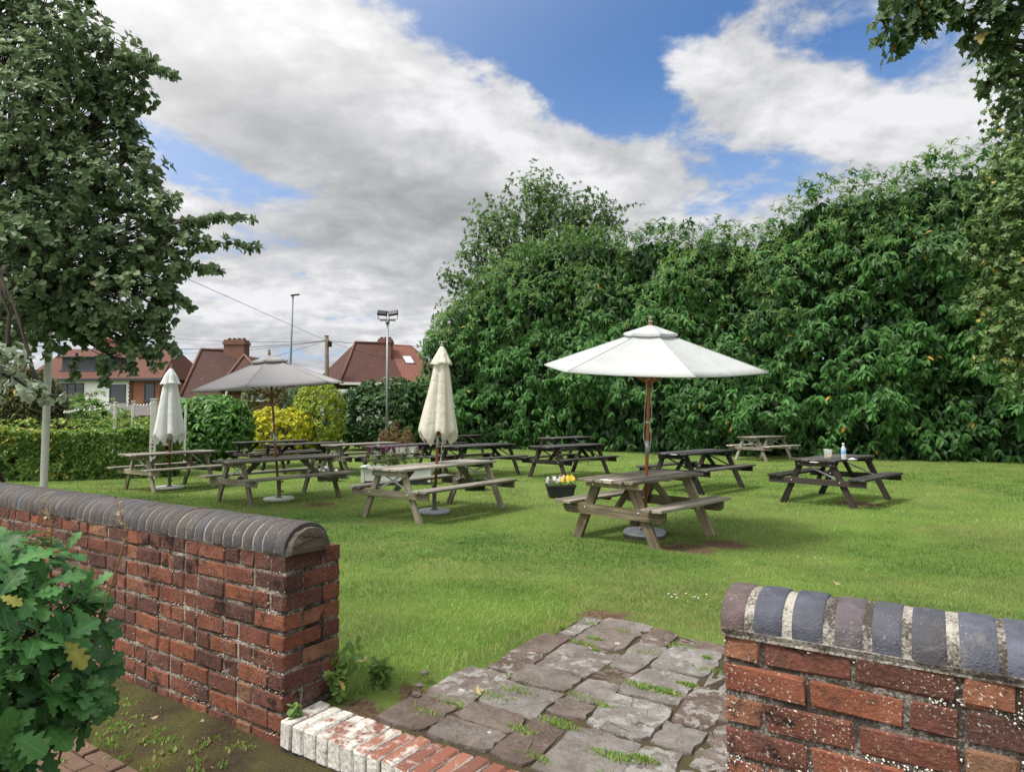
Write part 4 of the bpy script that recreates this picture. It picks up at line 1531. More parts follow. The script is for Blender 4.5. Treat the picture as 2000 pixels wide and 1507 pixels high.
def whorls(mb, tpl, P, D, k, size, spread=0.9, droop=0.35, tone=None, alt=0.0, mat=0, var=0.25):
    """k leaves round every shoot tip P that points along D; leaves arch outwards and hang"""
    N = len(P)
    ref = unit(np.cross(D, rnd_dirs(N)))
    ref2 = np.cross(D, ref)
    PP, AA, NN, SS, TT = [], [], [], [], []
    base = RNG.random(N) if tone is None else tone
    for i in range(k):
        a = 2 * np.pi * (i / k) + RNG.normal(0, 0.35, N)
        out = ref * np.cos(a)[:, None] + ref2 * np.sin(a)[:, None]
        sp = spread * RNG.uniform(0.6, 1.15, N)[:, None]
        ax = unit(D * (1 - 0.55 * sp) + out * sp + np.array((0, 0, -1.0)) * droop * RNG.uniform(0.4, 1.4, N)[:, None])
        nr = unit(D + 0.35 * rnd_dirs(N) + np.array((0, 0, 0.5)))
        back = RNG.uniform(0, 0.5, N)[:, None]
        sz = size * RNG.uniform(1 - var, 1 + var, N)
        PP.append(P - D * back * np.reshape(sz, (N, 1)))
        AA.append(ax)
        NN.append(nr)
        SS.append(sz)
        t = tints(N, 0, 1, alt)
        t[:, 0] = np.clip(base * 0.62 + t[:, 0] * 0.38, 0, 1)
        TT.append(t)
    mb.leaves(tpl, np.concatenate(PP), np.concatenate(AA), np.concatenate(NN), np.concatenate(SS), np.concatenate(TT), mat)


def limb(mb, a, b, r0, r1, sag=0.1, n=7, wob=0.06, sides=7):
    a, b = np.asarray(a, float), np.asarray(b, float)
    f = np.linspace(0, 1, n)[:, None]
    L = np.linalg.norm(b - a)
    P = a + (b - a) * f + np.array((0, 0, 1.0)) * np.sin(f * np.pi) * sag * L
    P[1:-1] += RNG.normal(0, wob * L / n, (n - 2, 3))
    mb.tube(P, np.linspace(r0, r1, n), sides, cap=True)
    return P


def lumpy(D, amp, freq, seed):
    """smooth bumps on a ball of directions"""
    r = np.random.default_rng(seed)
    out = np.zeros(len(D))
    for _ in range(14):
        c = unit(r.normal(0, 1, 3))
        out += r.uniform(-1, 1) * np.exp(-((1 - D @ c) * freq))
    return 1 + amp * out


def bush(name, label, c, rad, n, tpl, size, m, k=5, seed=0, alt=0.0, droop=0.3, cat='bush', group=None, altfn=None, flat=0.0, lump=0.2, inner=0.35, spread=0.9, stems=6):
    """a shrub: ground point c, half sizes rad (x,y,z full height)"""
    c = np.asarray(c, float)
    th = thing(name, label, cat, c, 0, group)
    D = rnd_dirs(n)
    f = lumpy(D, lump, 9, seed) * (1 - RNG.random(n) ** 2.2 * inner)
    E = np.sign(D) * np.abs(D) ** 0.8
    P = E * np.array((rad[0], rad[1], rad[2] * 0.52)) * f[:, None]
    low = D[:, 2] < 0
    P[low, 2] *= 0.92
    P[:, 2] += rad[2] * 0.48
    P[:, 2] = np.maximum(P[:, 2], 0.06)
    SD = unit(D + 0.5 * rnd_dirs(n) + np.array((0, 0, 0.35)))
    mb = MB()
    if altfn is None:
        whorls(mb, tpl, P, SD, k, size, spread, droop, None, alt)
    else:
        whorls(mb, tpl, P, SD, k, size, spread, droop, altfn(P, D), alt)
    mb.build('foliage', M[m], th)
    mb = MB()
    for i in range(stems):
        a = RNG.uniform(0, 6.28)
        tip = np.array((rad[0] * 0.6 * math.cos(a), rad[1] * 0.6 * math.sin(a), rad[2] * RNG.uniform(0.5, 0.8)))
        limb(mb, (0.1 * math.cos(a), 0.1 * math.sin(a), -0.03), tip, 0.035, 0.008, 0.05, 6, 0.1, 6)
    mb.build('stem', M['bark'], th)
    return th


# the tall laurel hedge along the far side
HL0, HL1 = np.array((19.5, 18.0)), np.array((-4.6, 32.4))
_HP = np.array([(2250, 250), (2000, 255), (1900, 285), (1850, 292), (1800, 302), (1750, 335), (1700, 330), (1650, 345), (1600, 350), (1560, 378), (1530, 405), (1500, 432), (1470, 452), (1440, 432), (1400, 432),
                (1340, 448), (1290, 428), (1240, 450), (1200, 445), (1100, 450), (1000, 490), (960, 520), (900, 590), (870, 640), (845, 700), (825, 760)], float)


def hedge_profile():
    A, H = [], []
    for px, py in _HP:
        d = ray(px, py)
        # where this pixel's vertical plane meets the hedge line
        q = np.linspace(-0.15, 1.1, 900)
        L = HL0 + (HL1 - HL0) * q[:, None]
        k = np.argmin(np.abs(L[:, 0] / L[:, 1] - d.x / d.y))
        A.append(q[k])
        H.append(EYE + d.z / d.y * L[k, 1])
    o = np.argsort(A)
    return np.array(A)[o], np.array(H)[o]


def build_laurel():
    A, Hh = hedge_profile()
    th = thing('laurel_hedge', 'very tall wide hedge of glossy drooping laurel leaves closing off the lawn', 'hedge', (*((HL0 + HL1) / 2), 0))
    o = np.array(th.location)
    u = unit(HL1 - HL0)
    nrm = np.array((-u[1], u[0]))
    if nrm[1] > 0:
        nrm = -nrm
    mbs = [MB(), MB()]
    hw = 1.75

    def sample(n, lo, hi, dep, top_only=False):
        a = RNG.uniform(lo, hi, n)
        ht = np.interp(a, A, Hh)
        z = RNG.random(n) ** 0.9 * ht
        L = 28.1 * a
        bul = 1.45 * (vnoise(L * 0.62 + 3, z * 0.62, 3) - 0.5) * 2 + 0.5 * (vnoise(L * 1.9, z * 1.9 + 40, 2) - 0.5) * 2
        # rounded shoulder at the top, tucked in at the foot, rounded left end
        shoulder = np.sqrt(np.clip(1 - ((z / ht - 0.62) / 0.40).clip(0, 1) ** 2, 0, 1))
        endr = np.sqrt(np.clip(1 - ((a - 0.90) / 0.085).clip(0, 1) ** 2, 0.0, 1))
        foot = 0.74 + 0.26 * smooth01(z / 1.7)
        w = (hw + bul * 1.0) * shoulder * foot * (0.25 + 0.75 * endr)
        w = np.maximum(w - dep * RNG.exponential(0.30, n), -0.3)
        side = np.where(RNG.random(n) < 0.82, 1, -1)
        w = np.where(z / ht > 0.9, RNG.uniform(-1, 1, n) * hw * 0.7, w * side)
        xy = HL0 + (HL1 - HL0) * a[:, None] + nrm * w[:, None]
        P = np.c_[xy, z] - o
        up = smooth01((z / ht - 0.55) / 0.45)
        D = unit(np.c_[nrm[None] * side[:, None] * (1 - 0.55 * up[:, None]), 0.15 + 0.9 * up] + 0.6 * rnd_dirs(n))
        tone = np.clip(0.5 + 1.4 * (vnoise(L * 0.5 + 50, z * 0.5 + 9, 2) - 0.5) + RNG.normal(0, 0.28, n), 0, 1)
        gap = smooth01((0.30 - np.abs(a - 0.60)) / 0.06) * smooth01((2.3 - z) / 0.5) * (np.abs(a - 0.60) < 0.075)
        keep = RNG.random(n) > 0.88 * gap
        if dep < 1:
            cl = vnoise(L * 1.5 + 11, z * 1.7 + 70, 2) + 0.12 * up
            keep &= RNG.random(n) < smooth01((cl - 0.33) / 0.14) + 0.06
        return P[keep], D[keep], tone[keep], (z / ht)[keep]
    P, D, tone, zr = sample(15500, -0.14, 0.99, 0.6)
    lower = zr < RNG.uniform(0.45, 0.85, len(zr))
    whorls(mbs[0], L_LAUREL, P[lower], D[lower], 8, 0.225, 0.85, 1.35, tone[lower], 0.006, var=0.28)
    whorls(mbs[1], L_LONG, P[~lower], D[~lower], 10, 0.15, 0.95, 0.4, tone[~lower], 0.008, var=0.38)
    # inner layers
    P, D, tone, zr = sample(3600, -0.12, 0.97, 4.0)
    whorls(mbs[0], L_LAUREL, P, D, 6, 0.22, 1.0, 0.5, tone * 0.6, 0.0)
    # close packed filler leaves, tinted dark to put shade inside the hedge
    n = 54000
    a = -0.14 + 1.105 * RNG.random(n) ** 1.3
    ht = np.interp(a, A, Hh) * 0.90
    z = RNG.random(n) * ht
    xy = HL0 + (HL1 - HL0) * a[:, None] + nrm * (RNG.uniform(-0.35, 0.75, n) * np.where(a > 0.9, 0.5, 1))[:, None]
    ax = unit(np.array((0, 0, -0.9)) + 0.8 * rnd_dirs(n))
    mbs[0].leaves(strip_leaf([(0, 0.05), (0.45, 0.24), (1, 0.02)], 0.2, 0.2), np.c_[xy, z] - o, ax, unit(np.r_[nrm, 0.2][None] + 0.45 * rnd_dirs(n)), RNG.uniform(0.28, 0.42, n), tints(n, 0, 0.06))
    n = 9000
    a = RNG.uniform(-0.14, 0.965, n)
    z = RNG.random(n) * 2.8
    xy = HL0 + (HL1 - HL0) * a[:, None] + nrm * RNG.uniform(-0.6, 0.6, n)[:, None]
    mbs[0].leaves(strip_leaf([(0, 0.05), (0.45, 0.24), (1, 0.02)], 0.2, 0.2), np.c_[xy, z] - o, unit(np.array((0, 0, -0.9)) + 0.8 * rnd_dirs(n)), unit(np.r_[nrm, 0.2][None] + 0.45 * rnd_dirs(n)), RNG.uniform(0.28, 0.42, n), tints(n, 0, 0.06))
    # upright shoots along the ridge
    n = 230
    a = RNG.uniform(-0.1, 0.93, n)
    ht = np.interp(a, A, Hh)
    xy = HL0 + (HL1 - HL0) * a[:, None] + nrm * RNG.uniform(-0.9, 0.9, n)[:, None]
    stem = MB()
    for i in range(n):
        b = np.r_[xy[i], ht[i] - RNG.uniform(0.2, 0.6)] - o
        l = RNG.uniform(0.2, 0.6)
        d = unit(np.array((0, 0, 1.0)) + 0.3 * RNG.normal(0, 1, 3))
        if RNG.random() < 0.7:
            whorls(mbs[1], L_LONG, np.array([b + d * l * f for f in (0.25, 0.6, 1.0)]), np.tile(d, (3, 1)), 7, 0.16, 0.85, 0.4, None, 0.01)
    mbs[0].build('foliage', M['laurel'], th)
    mbs[1].build('foliage', M['laurel_far'], th)
    for k in range(12):
        a = 0.02 + k * 0.072
        f = np.r_[HL0 + (HL1 - HL0) * a, 0.0] - o
        h = float(np.interp(a, A, Hh))
        for j in range(4):
            limb(stem, f + RNG.normal(0, 0.12, 3) * (1, 1, 0), f + np.array((RNG.normal(0, 0.7), RNG.normal(0, 0.5), h * RNG.uniform(0.6, 0.85))), 0.07, 0.015, 0.02, 7, 0.12, 6)
    stem.build('trunk', M['bark'], th)


def crown_tree(name, label, base, blobs, m, tpl, size, k, dens, trunk_r, fork, seed, alt=0.0, droop=0.3, spread=0.95, cat='tree', twigs=(), twig_n=7, extra=None, shell=0.55, dirbias=0.35):
    """trunk, limbs to every blob of the crown, twigs and leaf rosettes in the blobs"""
    base = np.asarray(base, float)
    th = thing(name, label, cat, base)
    wood_, leaf = MB(), MB()
    fork = np.asarray(fork, float) - base
    limb(wood_, (0, 0, -0.1), fork, trunk_r, trunk_r * 0.7, 0.0, 9, 0.04, 12)
    tip = fork + np.array((0, 0, 1.6))
    limb(wood_, fork, tip, trunk_r * 0.7, trunk_r * 0.4, 0.0, 6, 0.05, 10)
    PP, DD, TT = [], [], []
    for (c, r) in blobs:
        c = np.asarray(c, float) - base
        r = np.asarray(r, float) * np.ones(3)
        s = fork + (tip - fork) * RNG.random()
        pts = limb(wood_, s, c, trunk_r * 0.3, 0.016, 0.06, 8, 0.10, 6)
        n = max(6, int(dens * r[0] * r[2]))
        D = rnd_dirs(n)
        f = lumpy(D, 0.22, 8, seed + n) * (1 - RNG.random(n) ** 1.6 * shell)
        P = c + D * r * f[:, None]
        g = unit(D + 0.6 * rnd_dirs(n) + dirbias * unit(c - fork) + np.array((0, 0, 0.1)))
        PP.append(P)
        DD.append(g)
        TT.append(np.clip(0.5 + 0.35 * RNG.normal() * 0.4 + RNG.normal(0, 0.2, n), 0, 1))
        # twigs from the limb to some of the rosettes
        for i in range(0, n, twig_n):
            q = pts[RNG.integers(3, len(pts))]
            limb(wood_, q, P[i], 0.011, 0.004, -0.04, 5, 0.12, 4)
    for (a, b, n) in twigs:        # long reaching sprays: from a to b with n rosettes towards the end
        a, b = np.asarray(a, float) - base, np.asarray(b, float) - base
        pts = limb(wood_, a, b, 0.016, 0.004, 0.05, 9, 0.10, 5)
        for i in range(n):
            f = 1 - (i / n) ** 0.9 * 0.8
            q = pts[min(8, int(f * 8.99))]
            L = np.linalg.norm(b - a)
            p = q + rnd_dirs(1)[0] * RNG.uniform(0.02, 0.13) * min(1, L) * (1.2 - f)
            limb(wood_, q, p, 0.005, 0.003, 0.0, 4, 0.05, 4)
            PP.append(p[None])
            DD.append(unit(unit(b - a) + 0.7 * rnd_dirs(1)[0])[None])
            TT.append(np.array([RNG.random()]))
    P, D, T = np.concatenate(PP), np.concatenate(DD), np.concatenate(TT)
    whorls(leaf, tpl, P, D, k, size, spread, droop, T, alt)
    if extra:
        extra(leaf, P, D)
    leaf.build('crown', [M[m], M['dry'], M['maple'], M['pale_leaf']], th)
    wood_.build('trunk', M['bark'], th)
    return th


def px_blob(px, py, rpx, y, depth=1.0, rz=None):
    c = at(px, py, y)
    r = rpx * y / FPX
    return (c, (r, max(r * depth, 0.25), (rz or rpx) * y / FPX))


def build_trees():
    # whitebeam over the wall
    rows = [(70, 40, 120, 8.9), (150, 60, 70, 8.2), (100, 150, 110, 8.3), (200, 150, 75, 8.6), (40, 270, 120, 8.0), (150, 250, 100, 8.7), (235, 200, 45, 8.4), (80, 360, 120, 8.6), (200, 350, 95, 8.2), (260, 300, 35, 8.5),
            (240, 110, 58, 8.4), (262, 180, 44, 8.4), (250, 265, 48, 8.5), (288, 335, 46, 8.4), (318, 420, 52, 8.3), (332, 510, 50, 8.3), (312, 600, 52, 8.4), (285, 690, 36, 8.3), (315, 650, 34, 8.3), (285, 400, 55, 8.4), (60, 480, 130, 7.8), (190, 470, 120, 8.4), (300, 480, 70, 8.3), (370, 465, 34, 8.2), (120, 580, 120, 8.6), (240, 570, 95, 8.3), (315, 555, 42, 8.5), (40, 620, 95, 8.0), (150, 620, 75, 8.4), (235, 640, 62, 8.3), (290, 630, 42, 8.4), (225, 700, 30, 8.3),
            (-120, 60, 160, 9), (-140, 300, 170, 8.6), (-120, 520, 150, 8.4), (60, -140, 150, 8.8), (-180, -120, 200, 9.2), (-300, 200, 190, 9.4), (-300, 450, 170, 9.2)]
    blobs = [px_blob(*r) for r in rows]
    tw = [(p_, q_, int(n_ * 1.7)) for p_, q_, n_ in [(at(230, 130, 8.4), at(338, 150, 8.3), 13), (at(220, 150, 8.5), at(300, 118, 8.5), 8), (at(230, 190, 8.5), at(275, 205, 8.4), 6), (at(230, 250, 8.5), at(275, 258, 8.5), 6), (at(220, 280, 8.5), at(278, 292, 8.5), 6),
          (at(300, 400, 8.3), at(345, 385, 8.2), 7), (at(330, 440, 8.2), at(495, 428, 8.0), 12), (at(340, 455, 8.2), at(430, 425, 8.1), 8), (at(340, 480, 8.2), at(505, 484, 8.0), 16), (at(340, 520, 8.3), at(428, 528, 8.1), 10), (at(310, 560, 8.4), at(372, 600, 8.3), 9),
          (at(280, 640, 8.3), at(345, 690, 8.2), 12), (at(260, 650, 8.3), at(300, 715, 8.2), 8), (at(200, 690, 8.3), at(205, 748, 8.2), 7), (at(150, 690, 8.3), at(140, 745, 8.2), 5), (at(250, 700, 8.3), at(262, 730, 8.3), 5), (at(170, 20, 8.2), at(178, -6, 8.2), 5)]]
    base = np.array((-8.3, 9.4, 0.03))

    def flowerheads(leaf, P, D):
        k = RNG.random(len(P)) < 0.12
        Q, E = P[k], D[k]
        whorls(leaf, L_SMALL, Q + E * 0.03, E, 6, 0.04, 0.8, 0.0, None, 0.0, mat=3)
    crown_tree('whitebeam_tree', 'leafy tree with grey green oval leaves reaching over the end of the long brick wall', base, blobs, 'whitebeam', L_OVAL, 0.088, 6, 400, 0.17, (-8.2, 9.3, 2.0), 40, 0.01, 0.25, twigs=tw, extra=flowerheads, shell=0.75)
    # pale sprig in the corner, a young shoot of its own from the foot of the wall
    b2 = [px_blob(20, 690, 42, 4.9), px_blob(75, 765, 20, 4.8, 1, 18), px_blob(-40, 740, 50, 5.0)]
    crown_tree('whitebeam_sapling', 'spindly sapling with pale silvery leaf sprays in front of the dark conifer', wl(-4.6, 0.75, 0.18), b2, 'pale_leaf', L_OVAL, 0.072, 6, 300, 0.018, at(-30, 800, 4.95), 41, 0.0, 0.25, cat='sapling', shell=0.5,
               twigs=[(at(-30, 720, 4.9), at(88, 778, 4.8), 7), (at(-30, 690, 4.9), at(55, 700, 4.8), 6)])
    # sycamore overhanging at the top of the other side
    rows = [(1900, 30, 45, 6.6), (1925, 90, 42, 6.7), (1930, 10, 50, 6.5), (1950, 80, 60, 6.8), (1985, 20, 60, 6.4), (1960, 150, 40, 7.2), (1995, 190, 45, 7.2), (2080, 60, 110, 6.9), (2080, 220, 90, 7.2), (2200, 100, 150, 7.5), (2050, -100, 140, 6.8), (2200, -150, 170, 7.2), (1900, -110, 80, 6.5), (2260, 300, 160, 8)]
    tw = [(at(1880, -30, 6.5), at(1730, 110, 6.3), 9), (at(1880, -20, 6.5), at(1705, 45, 6.3), 9), (at(1850, -25, 6.5), at(1760, 10, 6.4), 7), (at(1860, -10, 6.5), at(1800, 70, 6.4), 9), (at(1830, -10, 6.4), at(1745, 75, 6.3), 8), (at(1870, -10, 6.5), at(1835, 40, 6.4), 5), (at(1860, -15, 6.5), at(1770, 60, 6.35), 12), (at(1865, -15, 6.5), at(1715, 75, 6.3), 11), (at(1870, -20, 6.5), at(1760, 100, 6.35), 11), (at(1850, -10, 6.45), at(1815, 60, 6.4), 9), (at(1870, -20, 6.5), at(1860, 30, 6.4), 5), (at(1840, -15, 6.4), at(1720, 20, 6.35), 8), (at(1860, -20, 6.5), at(1785, 25, 6.35), 9),
          (at(1900, 60, 6.8), at(1880, 95, 6.7), 4), (at(1950, 150, 7.2), at(1915, 185, 7.2), 5)]

    def keys(leaf, P, D):
        k = RNG.random(len(P)) < 0.28
        Q = P[k]
        dn = np.tile(np.array((0, 0, -1.0)), (len(Q), 1)) + 0.3 * rnd_dirs(len(Q))
        whorls(leaf, L_LONG, Q + dn * 0.05, unit(dn), 6, 0.055, 0.5, 0.3, None, 0.7, mat=2)
    crown_tree('sycamore_tree', 'overhanging boughs of a sycamore with broad lobed leaves and hanging seed keys', (7.4, 6.6, 0.1), [px_blob(*r) for r in rows], 'sycamore', L_SYC, 0.115, 3, 210, 0.2, (7.3, 6.7, 3.6), 42, 0.03, 0.55, twigs=tw, extra=keys, spread=1.05, shell=0.8)
    # field maple hanging in front of the hedge
    rows = [(1960, 130, 60, 13.5), (1990, 230, 70, 13.6), (1985, 300, 45, 13.4), (1960, 420, 75, 13), (2020, 350, 90, 13), (1900, 490, 50, 13.2), (2000, 500, 80, 12.8), (1965, 560, 75, 13.2), (1905, 600, 40, 13.4), (1985, 640, 70, 13), (1935, 690, 48, 13.3), (2010, 730, 65, 13), (1990, 400, 60, 12.6), (1950, 330, 35, 13.4),
            (2120, 200, 160, 13.6), (2140, 450, 170, 13.2), (2120, 680, 130, 13.4), (2300, 350, 220, 14), (2250, 650, 160, 14)]

    def keys2(leaf, P, D):
        k = (RNG.random(len(P)) < 0.05)
        Q = P[k]
        dn = np.tile(np.array((0, 0, -1.0)), (len(Q), 1)) + 0.4 * rnd_dirs(len(Q))
        whorls(leaf, L_LONG, Q, unit(dn), 7, 0.08, 0.7, 0.3, None, 1.0, mat=2)
    crown_tree('field_maple_tree', 'feathery small leaved maple with yellow seed keys hanging in front of the laurel hedge', (14.0, 13.6, 0.0), [px_blob(*r) for r in rows], 'maple', L_SYC, 0.10, 5, 210, 0.24, (13.8, 13.5, 2.4), 43, 0.03, 0.35, extra=keys2, shell=0.8, spread=1.0)
    # the taller tree behind the hedge's low end
    rows = [(1050, 410, 80, 35), (960, 440, 55, 34.5), (1130, 420, 65, 35), (1180, 430, 45, 35), (1000, 490, 85, 34.6), (930, 500, 45, 34.5), (1100, 490, 85, 35), (925, 560, 45, 34.3), (985, 580, 80, 34.5), (1060, 385, 40, 35.2), (880, 545, 28, 34), (890, 620, 50, 34), (870, 690, 55, 34), (960, 660, 80, 34.4), (1170, 500, 60, 35.5)]
    tw = [(at(905, 545, 34.2), at(862, 538, 34), 7), (at(930, 440, 34.5), at(902, 425, 34.4), 6), (at(960, 410, 34.6), at(950, 380, 34.5), 6), (at(1040, 380, 35), at(1030, 355, 35), 6), (at(1090, 390, 35), at(1095, 356, 35), 6), (at(1140, 395, 35), at(1150, 366, 35), 6), (at(1200, 410, 35), at(1258, 398, 35), 7), (at(1170, 400, 35), at(1185, 375, 35), 5), (at(1000, 390, 35), at(990, 365, 35), 5)]
    crown_tree('evergreen_oak_tree', 'round headed small leaved tree rising above the end of the laurel hedge', (1.2, 35.0, 0), [px_blob(*r) for r in rows], 'small_leaf', L_SMALL, 0.17, 7, 120, 0.3, (1.2, 35, 3.5), 44, 0.01, 0.2, twigs=tw, shell=0.8)


M['pale_leaf'] = leaf_mat('silvery young leaf', (0.14, 0.19, 0.12), (0.36, 0.42, 0.30), (0.4, 0.35, 0.2), 0.55, 0.25, 0.3, (0.42, 0.46, 0.38))


def clipped_hedge():
    p0, p1 = np.array((-15.5, 14.2)), np.array((-9.0, 17.0))
    th = thing('clipped_hedge', 'low clipped hedge, golden at one end, along the edge of the lawn', 'hedge', (*((p0 + p1) / 2), 0))
    o = np.array(th.location)
    u = unit(p1 - p0)
    n2 = np.array((u[1], -u[0]))
    L = np.linalg.norm(p1 - p0)
    N = 3600
    a = RNG.random(N) * L
    face = RNG.random(N)
    top = face < 0.45
    h = 1.22 + 0.16 * (vnoise(a * 0.9, a * 0 + 3, 2) - 0.5)
    w = np.where(top, RNG.uniform(-0.75, 0.75, N), 0.72 - RNG.exponential(0.09, N))
    w = np.where(face > 0.93, -0.7, w)
    z = np.where(top, h - RNG.exponential(0.07, N), RNG.random(N) * h)
    w = w + 0.22 * (vnoise(a * 1.6, z * 1.6 + 7, 2) - 0.5) * np.sign(w)
    end = a > L - 0.05
    xy = p0 + u * a[:, None] + n2 * w[:, None]
    P = np.c_[xy, z] - o
    D = unit(np.where(top[:, None], np.array((0, 0, 1.0)), np.r_[n2, 0.25][None] * np.where(face > 0.93, -1, 1)[:, None]) + 0.55 * rnd_dirs(N))
    mb = MB()
    gold = (a < L * 0.73) & (RNG.random(N) < np.where(top, 0.85, np.where(z > 0.85, 0.45, 0.12)))
    g2 = (a < L * 0.84) & top & (RNG.random(N) < 0.3)
    k = gold | g2
    whorls(mb, L_SMALL, P[~k], D[~k], 6, 0.105, 0.9, 0.25, None, 0.02)
    whorls(mb, L_SMALL, P[k], D[k], 6, 0.10, 0.9, 0.25, None, 0.65)
    # rounded free end
    M_ = 420
    b = RNG.uniform(-1, 1, M_) * 0.72
    P2 = np.c_[p1 + u * (0.35 * np.sqrt(1 - (b / 0.73) ** 2))[:, None] + n2 * b[:, None], RNG.random(M_) * 1.2] - o
    whorls(mb, L_SMALL, P2, unit(np.r_[u, 0.2][None] + 0.6 * rnd_dirs(M_)), 6, 0.105, 0.9, 0.25)
    # whippy new shoots on top
    Q = np.c_[p0 + u * (RNG.random(260) * L)[:, None] + n2 * RNG.uniform(-0.5, 0.6, 260)[:, None], RNG.uniform(1.25, 1.45, 260)] - o
    whorls(mb, L_SMALL, Q, unit(np.array((0, 0, 1.0))[None] + 0.4 * rnd_dirs(260)), 6, 0.09, 0.7, 0.1, None, 0.3)
    mb.build('foliage', M['hedge_leaf'], th)
    st = MB()
    for i in range(26):
        f = np.r_[p0 + u * (i + 0.5) / 26 * L, 0] - o
        for j in range(3):
            limb(st, f + RNG.normal(0, 0.1, 3) * (1, 1, 0), f + np.array((RNG.normal(0, 0.3), RNG.normal(0, 0.25), 1.05)), 0.02, 0.006, 0, 5, 0.1, 5)
    st.build('stem', M['bark'], th)


def build_shrubs():
    g = lambda px, y, z=0.0: (at(px, 807, y)[0], y, z)
    clipped_hedge()
    bush('elder_shrub', 'loose pale green shrubbery standing behind the clipped hedge', g(150, 19.6), (1.9, 0.9, 2.0), 620, L_SMALL, 0.12, 'hedge_leaf', 7, 3, 0.05, cat='shrub', lump=0.35)
    bush('elder_shrub', 'thin wispy grey green shrub below the window of the white house', g(130, 24), (1.3, 0.9, 2.65), 380, L_SMALL, 0.12, 'olive_bush', 5, 4, 0.1, cat='shrub', lump=0.4)
    bush('elder_shrub', 'loose yellowish shrubbery behind the free end of the clipped hedge', g(235, 20.2), (1.5, 0.8, 1.55), 420, L_SMALL, 0.12, 'hedge_leaf', 6, 6, 0.25, cat='shrub', lump=0.4)
    bush('ivy_bush', 'small rounded ivy bush behind the clipped hedge', g(170, 20.8), (0.62, 0.5, 2.05), 330, L_OVAL, 0.13, 'bush_leaf', 6, 5, 0.0, lump=0.15)
    bush('dark_conifer', 'dark spreading conifer behind the golden end of the clipped hedge', g(-10, 17.8), (1.75, 1.2, 2.95), 2300, L_LONG, 0.2, 'olive_bush', 8, 7, 0.05, droop=0.2, cat='conifer', lump=0.3)
    bush('laurel_bush', 'rounded glossy laurel bush standing between the two groups of tables', g(411, 21.5), (1.32, 1.1, 2.25), 820, L_LAUREL, 0.23, 'bush_leaf', 7, 8, 0.0, droop=0.5, lump=0.14, inner=0.45)
    gold = lambda thr: (lambda P, D: np.clip(0.5 + 0.5 * D[:, 2] + RNG.normal(0, 0.12, len(P)), 0, 1))
    bush('golden_bush', 'low bright yellow golden privet bush', g(545, 24.6), (1.2, 1.0, 1.82), 1000, L_SMALL, 0.11, 'gold_leaf', 7, 9, 0.35, droop=0.1, group='golden bushes', lump=0.14)
    bush('golden_bush', 'taller yellow green golden privet bush beside the low yellow one', g(624, 25.5), (0.98, 1.0, 2.8), 1300, L_SMALL, 0.105, 'gold_green', 7, 10, 0.06, droop=0.1, group='golden bushes', lump=0.14)
    bush('dark_green_bush', 'broad dark green bush around the floodlight mast', g(748, 28.6), (2.05, 1.4, 3.1), 1600, L_SMALL, 0.19, 'dark_bush', 7, 11, 0.0, droop=0.3, lump=0.14)
    bush('dark_green_bush', 'dark green bush filling the gap beside the end of the laurel hedge', g(835, 30.5), (1.3, 1.4, 3.0), 620, L_SMALL, 0.19, 'dark_bush', 7, 12, 0.0, droop=0.3, lump=0.14)
    bush('olive_bush', 'dull olive bush behind the yellow bushes, under the edge of the grey parasol', g(520, 30), (1.15, 1.0, 2.95), 640, L_SMALL, 0.16, 'olive_bush', 6, 13, 0.12, lump=0.2)
    bush('dark_conifer', 'dark conifer top behind the street lamp post and yellow bushes', g(598, 34), (1.5, 1.2, 3.3), 700, L_LONG, 0.2, 'dark_bush', 6, 14, 0.0, cat='conifer', lump=0.1)
    bush('background_shrub', 'green shrubbery beyond the white posts near the barrel', g(372, 25), (1.3, 0.8, 1.6), 380, L_SMALL, 0.14, 'bush_leaf', 6, 15, 0.05, cat='shrub')


